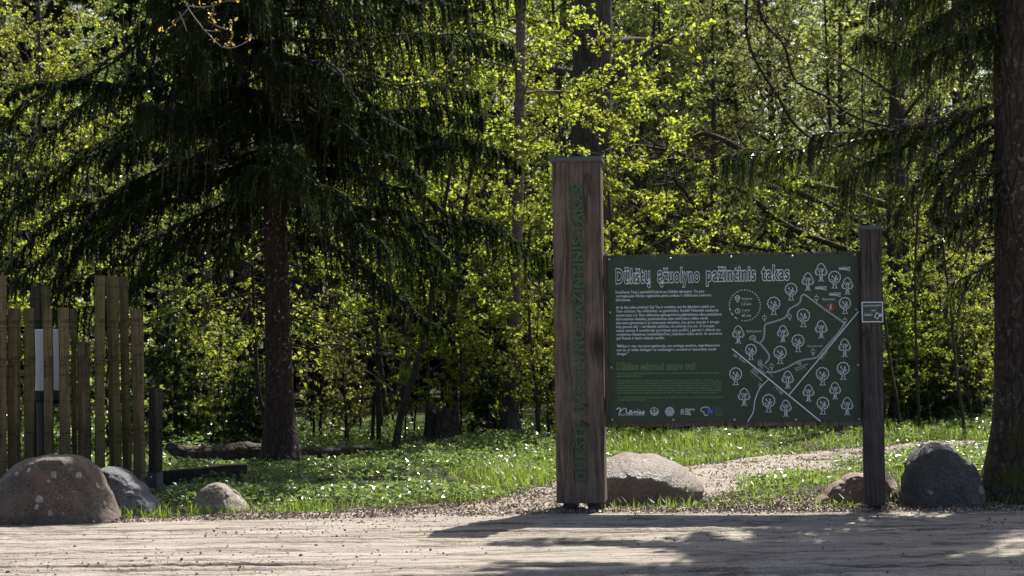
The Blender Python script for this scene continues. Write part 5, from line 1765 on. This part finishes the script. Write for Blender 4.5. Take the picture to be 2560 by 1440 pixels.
# thin bare stems of the thicket, each its own
stm = []
for s in range(3):
    rs_ = np.random.default_rng(70 + s)
    root = empty('thicket_stem')
    mb = MB()
    zz = np.linspace(-0.1, 5.0, 12)
    q = np.stack([0.25 * fbm(np.stack([zz * .5, zz * 0 + s, zz * 0], -1), 2, s) + zz * 0.05, 0.2 * fbm(np.stack([zz * .5, zz * 0 + s + 5, zz * 0], -1), 2, s), zz], -1)
    add_tube(mb, q, np.linspace(0.022, 0.005, 12), 6)
    for k in range(16):
        b = q[rs_.integers(2, 12)]
        d = nrm(rs_.normal(size=3) * np.array([1, 1, .4]) + np.array([0, 0, 0.5]))
        add_tube(mb, b + np.linspace(0, 1, 4)[:, None] * d * rs_.uniform(.4, 1.3) + rs_.normal(size=(4, 3)) * .02, [.008, .006, .004, .002], 4, 0, cap=False)
    mb.build('stem', M_bk_dark, root)
    stm.append(root)
rs_ = np.random.default_rng(99)
kk = 0
for px in list(range(410, 660, 28)) + list(range(770, 1390, 26)) + [2205, 2235, 2300, 2350, 2400, 2450] + list(range(0, 400, 50)):
    o = stm[kk % 3] if kk < 3 else copy_thing(stm[kk % 3])
    kk += 1
    Y = rs_.uniform(23.2, 28)
    p = P(px + rs_.uniform(-14, 14), 900, Y)
    put(o, p.x, Y, rs_.uniform(0, 6.28), rs_.uniform(0.7, 1.2), 'one of the thin dark bare stems crowding the forest edge', 'stem', 'thin bare stems of the thicket')

# far wood that closes the view: one mass
rs_ = np.random.default_rng(123)
tr, lf, nd = MB(), MB(), MB()
for k in range(150):
    Y = rs_.uniform(48, 85)
    x = rs_.uniform(-0.62, 0.62) * Y
    h = rs_.uniform(14, 22)
    r = rs_.uniform(0.1, 0.26)
    add_tube(tr, [(x, Y, -0.2), (x + rs_.uniform(-.3, .3), Y, h * .5), (x + rs_.uniform(-.5, .5), Y, h)], [r, r * .7, .03], 7)
    if k % 5 == 0:
        n_ = 2600
        zz = 1.5 + (h - 1.5) * rs_.uniform(0, 1, n_) ** 1.4
        rr = (3.4 * (1 - zz / h) + 0.3) * np.sqrt(rs_.uniform(0.1, 1, n_))
        a = rs_.uniform(0, 6.283, n_)
        pos = np.stack([x + rr * np.cos(a), Y + rr * np.sin(a), zz - rr * 0.35], -1)
        al = np.stack([np.cos(a), np.sin(a), a * 0 - 0.9], -1)
        V, F, A = leaf_quads(pos, al, 0.55, 0.11, rs_, 0.2, 0.5)
        nd.add(V, F, 0, A)
    else:
        n_ = 3200
        cen = np.stack([x + rs_.normal(size=26) * 1.9, Y + rs_.normal(size=26) * 1.6, h * (0.18 + 0.85 * rs_.uniform(0, 1, 26))], -1)
        pos = cen[rs_.integers(0, 26, n_)] + rs_.normal(size=(n_, 3)) * np.array([.9, .9, .45])
        pos = pos[pos[:, 2] > 0.3]
        V, F, A = leaf_quads(pos, rs_.normal(size=pos.shape), 0.16, 0.11, rs_)
        lf.add(V, F, 0, A)
dw = MB()
for src, mi in ((tr, 0), (lf, 1), (nd, 2)):
    for V_ in [np.concatenate(src.V)]:
        off = dw.n
        dw.V.append(V_)
        dw.L += [l + off for l in src.L]
        dw.N += src.N
        dw.M += [np.full(len(n_), mi) for n_ in src.N]
        dw.S += src.S
        dw.A.append(np.concatenate(src.A))
        dw.n += len(V_)
tag(dw.build('distant_wood', [M_bk_dark, M_lf_olive, M_ndl]), 'far dense mixed wood closing the view behind all the trees', 'distant wood', None, 'stuff')
# ------------------------------------------------------------------ ground cover (nobody could count it)
M_grass = m_leaf('grass_blades', (0.075, 0.12, 0.020), (0.13, 0.17, 0.03), (0.16, 0.26, 0.028), (0.29, 0.37, 0.05), 0.5, 0.4, 0.4, 0.0)
M_anem = m_leaf('anemone_leaves', (0.055, 0.085, 0.028), (0.12, 0.155, 0.06), (0.15, 0.24, 0.04), (0.29, 0.38, 0.085), 0.42, 0.26, 0.9, 0.0)
M_petal = m_plain('white_petals', (0.78, 0.78, 0.76), 0.6, 0.3)
M_litter = None
t = NT('dry_leaves')
r = t.n('Attribute', 'Fac', {'attribute_name': 'rnd'})
c = t.ramp(r, [(0.0, (0.05, 0.032, 0.024)), (0.35, (0.15, 0.098, 0.07)), (0.7, (0.26, 0.195, 0.145)), (1.0, (0.44, 0.38, 0.32))])
M_litter = t.end(t.bsdf(c, 0.5, 0.4))
t = NT('road_pebbles')
r = t.n('Attribute', 'Fac', {'attribute_name': 'rnd'})
c = t.ramp(r, [(0.0, (0.05, 0.04, 0.034)), (0.6, (0.13, 0.10, 0.08)), (1.0, (0.42, 0.36, 0.30))])
M_peb = t.end(t.bsdf(c, 0.85, 0.25))
rs = np.random.default_rng(77)
THINGS = [(o.location.x, o.location.y, 0.42) for o in COL.objects if o.name.startswith('boulder')]


def scatter(n, x0, x1, y0, y1, dens):
    x = rs.uniform(x0, x1, n)
    # more of them near the front, where each shows larger
    y = y0 + (y1 - y0) * rs.uniform(0, 1, n) ** 1.5
    k = (rs.uniform(0, 1, n) < dens(x, y)) & (np.abs(x) < 0.31 * y + 2.4)
    return x[k], y[k]


def patch(x, y, sc, seed):
    return fbm(np.stack([x * sc, y * sc, x * 0], -1), 3, seed)


def veg(x, y):
    return sstep(0.10, -0.14, bare(x, y)) * (y > road_edge(x) + 0.10 + 0.16 * patch(x, y, 2.0, 40))


def blades(x, y, h, w, lean, seed):
    n = len(x)
    z = gz(x, y)
    az = rs.uniform(0, 6.283, n)
    d = np.stack([np.cos(az), np.sin(az), az * 0], -1)
    s = np.stack([-np.sin(az), np.cos(az), az * 0], -1)
    b = np.stack([x, y, z - 0.005], -1)
    H = h[:, None]
    l1, l2 = lean[:, None] * 0.3, lean[:, None]
    up_ = np.array([0, 0, 1.0])
    W = w[:, None]
    V = np.stack([b - s * W, b + s * W, b + up_ * H * .55 + d * H * l1 - s * W * .8, b + up_ * H * .55 + d * H * l1 + s * W * .8, b + up_ * H * (1 - 0.25 * l2) + d * H * l2], 1).reshape(-1, 3)
    i = np.arange(n)[:, None] * 5
    return V, np.concatenate([i + [[0, 1, 3]], i + [[0, 3, 2]], i + [[2, 3, 4]]]), np.repeat(rs.uniform(0, 1, n), 5)


# grass
mb = MB()


def gd(x, y):
    right = sstep(0.4, 0.9, x)
    edge = sstep(0.5, 0.0, -bare(x, y))
    p = patch(x, y, 0.9, 41)
    d = veg(x, y) * np.clip(0.22 + 1.5 * p + 0.6 * right * sstep(15.6, 17.5, y) + 0.35 * edge * np.clip(0.5 + 1.5 * patch(x, y, 1.7, 45), 0, 1), 0.04, 1)
    # thin, patchy grass in the leaf litter right of the tall post
    thin = right * (1 - sstep(15.7, 17.2, y))
    return d * (1 - thin * np.where(patch(x, y, 1.6, 43) < 0.12, 0.88, 0.6))


x, y = scatter(300000, -11, 12, 14.8, 29, gd)
n = len(x)
h = rs.uniform(0.04, 0.13, n) * (1 + 1.2 * patch(x, y, 0.9, 44)) * np.interp(y, [15, 18, 26], [0.85, 1.15, 1.3])
h = np.clip(h, 0.03, 0.26) * np.where((x < -1.0) & (y < 20.8), 0.6, 1.0)
V, F, A = blades(x, y, h, rs.uniform(0.0022, 0.0042, n) * np.interp(y, [15, 27], [1, 1.7]), rs.uniform(0.1, 0.9, n), 1)
mb.add(V, F, 0, A)
# taller tufts at the feet of boulders and posts
tx, ty = [], []
for cx_, cy_, k in [(-3.35, 14.85, 160), (-2.95, 14.95, 190), (-2.6, 15.05, 150), (-2.25, 15.1, 60), (-1.95, 15.25, 70), (0.86, 15.05, 40), (1.05, 15.15, 50), (1.3, 15.2, 70), (1.45, 15.2, 70), (0.8, 14.95, 30), (2.7, 15.2, 30), (2.95, 15.05, 25), (3.3, 15.0, 25), (4.1, 15.0, 80), (-1.9, 15.6, 120), (-1.75, 15.5, 90), (4.15, 15.3, 60)]:
    tx.append(cx_ + rs.normal(size=k) * 0.17)
    ty.append(cy_ + np.abs(rs.normal(size=k)) * 0.10)
x, y = np.concatenate(tx), np.concatenate(ty)
n = len(x)
V, F, A = blades(x, y, rs.uniform(0.04, 0.19, n) * rs.uniform(0.5, 1, n), rs.uniform(0.0025, 0.005, n), rs.uniform(0.1, 0.8, n), 2)
mb.add(V, F, 0, A)
tag(mb.build('grass', M_grass), 'fresh spring grass around the boulders and along the path', 'grass', None, 'stuff')

# wood anemones: leaf whorls and white flowers
mb = MB()


def ad(x, y):
    left = 1 - sstep(0.0, 0.9, x)
    p = patch(x, y, 0.8, 51)
    return veg(x, y) * np.clip(0.10 + 0.5 * left + 1.7 * p, 0.03, 1) * sstep(15.3, 16.6, y) * (1 - 0.8 * sstep(0.4, 0.9, x) * (1 - sstep(16.0, 17.2, y)))


x, y = scatter(125000, -11, 12, 15.2, 29, ad)
n = len(x)
hh = np.clip(rs.uniform(0.05, 0.17, n) * (1 + 1.1 * patch(x, y, 1.1, 52)), 0.04, 0.24) * np.where((x < -1.0) & (y < 20.8), 0.6, 1.0)
top = np.stack([x, y, gz(x, y) + hh], -1)
K = 4
az = rs.uniform(0, 6.283, n)[:, None] + np.arange(K)[None] * 6.283 / K + rs.normal(size=(n, K)) * 0.3
d = np.stack([np.cos(az), np.sin(az), rs.uniform(-0.55, 0.35, (n, K))], -1)
pos = np.repeat(top[:, None], K, 1) + d * 0.008
V, F, A = leaf_quads(pos.reshape(-1, 3), d.reshape(-1, 3) * 4, 0.046, 0.024, rs, 1.1, 0.0)
mb.add(V, F, 0, A)
fl = (rs.uniform(0, 1, n) < 0.035) & (patch(x, y, 1.3, 55) > 0.12)
f0 = top[fl] + np.array([0, 0, 0.035])
m = len(f0)
a6 = np.linspace(0, 2 * math.pi, 6, endpoint=False)
tl = nrm(rs.normal(size=(m, 3)) * 0.5 + np.array([0.2, 0.1, 1.0]))
u = nrm(np.cross(tl, np.array([0.3, 1, 0.1])))
v = np.cross(tl, u)
rad = rs.uniform(0.005, 0.009, m)[:, None, None]
ring = f0[:, None] + rad * (np.cos(a6)[None, :, None] * u[:, None] + np.sin(a6)[None, :, None] * v[:, None])
V = np.concatenate([ring, (f0 - tl * 0.006)[:, None]], 1).reshape(-1, 3)
i = np.arange(m)[:, None] * 7
F = np.concatenate([i + [[k, (k + 1) % 6, 6]] for k in range(6)])
mb.add(V, F, 1, 0.5)
tag(mb.build('wood_anemones', [M_anem, M_petal]), 'leafy ground cover of wood anemones with small white flowers', 'ground cover', None, 'stuff')

# dry leaves and twigs
mb = MB()


def ld(x, y):
    b = bare(x, y)
    e = np.exp(-np.maximum(np.abs(y - road_edge(x) - 0.10) - 0.08, 0) / 0.10) * np.clip(0.75 + 1.0 * patch(x, y, 1.5, 66), 0, 1)
    rim = np.exp(-np.abs(b - 0.05) / 0.16) * np.clip(0.45 + 1.3 * patch(x, y, 1.2, 61), 0, 1)
    thin = sstep(0.4, 0.9, x) * (1 - sstep(15.9, 17.0, y)) * (b < 0.1) * 0.75
    mouth = (x < 0.6) * (y < 17) * (b > 0) * np.clip(0.65 + 1.0 * patch(x, y, 1.2, 63), 0.05, 1) * sstep(14.75, 15.2, y)
    return np.clip(0.9 * e + 0.6 * rim + thin + 0.8 * mouth + 0.10 * (y > 17) + 0.22 * (b > 0.1) * (y > 17), 0, 1) * (y > road_edge(x) - 0.10)


x, y = scatter(300000, -7, 8, 14.55, 27, ld)
n = len(x)
pos = np.stack([x, y, np.where(y < road_edge(x) + 0.05, 0.03, gz(x, y) + 0.022)], -1)
V, F, A = leaf_quads(pos, rs.normal(size=pos.shape) * np.array([2, 2, .2]), 0.025, 0.013, rs, 1.3, -0.1)
mb.add(V, F, 0, A)
for k in range(500):
    xx = rs.uniform(-4.5, 5)
    yy = rs.uniform(14.9, 17)
    if ld(np.array([xx]), np.array([yy]))[0] < rs.uniform(0, 0.8):
        continue
    a = rs.uniform(0, 3.14)
    L = rs.uniform(0.04, 0.2)
    z = float(gz(xx, yy)) + 0.03
    add_tube(mb, [(xx, yy, z), (xx + L * .5 * math.cos(a), yy + L * .5 * math.sin(a), z + .012), (xx + L * math.cos(a), yy + L * math.sin(a), z)], [0.004, 0.003, 0.002], 4, 0, rs.uniform(0.2, 0.7), cap=False)
tag(mb.build('leaf_litter', M_litter), 'dry brown leaves and bits of twig along the road edge', 'leaf litter', None, 'stuff')

# pebbles on road and path
mb = MB()
ph = (1 + 5 ** .5) / 2
IC = nrm(np.array([(-1, ph, 0), (1, ph, 0), (-1, -ph, 0), (1, -ph, 0), (0, -1, ph), (0, 1, ph), (0, -1, -ph), (0, 1, -ph), (ph, 0, -1), (ph, 0, 1), (-ph, 0, -1), (-ph, 0, 1)], float))
IF = np.array([(0, 11, 5), (0, 5, 1), (0, 1, 7), (0, 7, 10), (0, 10, 11), (1, 5, 9), (5, 11, 4), (11, 10, 2), (10, 7, 6), (7, 1, 8), (3, 9, 4), (3, 4, 2), (3, 2, 6), (3, 6, 8), (3, 8, 9), (4, 9, 5), (2, 4, 11), (6, 2, 10), (8, 6, 7), (9, 8, 1)])
n = 14000
x = rs.uniform(-4.6, 4.9, n)
y = rs.uniform(10.6, 14.75, n)
k = rs.uniform(0, 1, n) < np.clip(0.25 + 1.2 * patch(x, y * 2, 0.8, 71) + 0.25 * (x < 0), 0.04, 1)
x, y = x[k], y[k]
z = road_h(x, y) * (1 - sstep(14.4, 14.9, y) * 0.5) + 0.018
n2 = 3500
x2 = rs.uniform(-3.5, 7, n2)
y2 = rs.uniform(14.8, 23, n2)
k = bare(x2, y2) > 0.1
x, y, z = np.concatenate([x, x2[k]]), np.concatenate([y, y2[k]]), np.concatenate([z, gz(x2[k], y2[k]) + 0.02])
n = len(x)
sz = np.clip(0.004 * np.exp(rs.normal(size=n) * 0.5), 0.0028, 0.015)
V = IC[None] * (sz[:, None, None] * rs.uniform(0.6, 1.25, (n, 1, 3)) * rs.uniform(0.8, 1.2, (n, 12, 1)))
V = V + np.stack([x, y, z + sz * 0.25], -1)[:, None]
F = (np.arange(n)[:, None, None] * 12 + IF[None]).reshape(-1, 3)
mb.add(V.reshape(-1, 3), F, 0, np.repeat(rs.uniform(0, 1, n), 12), False)
tag(mb.build('pebbles', M_peb), 'small stones scattered over the sandy road and path', 'pebbles', None, 'stuff')
print('faces', sum(len(o.data.polygons) for o in COL.objects if o.type == 'MESH'))
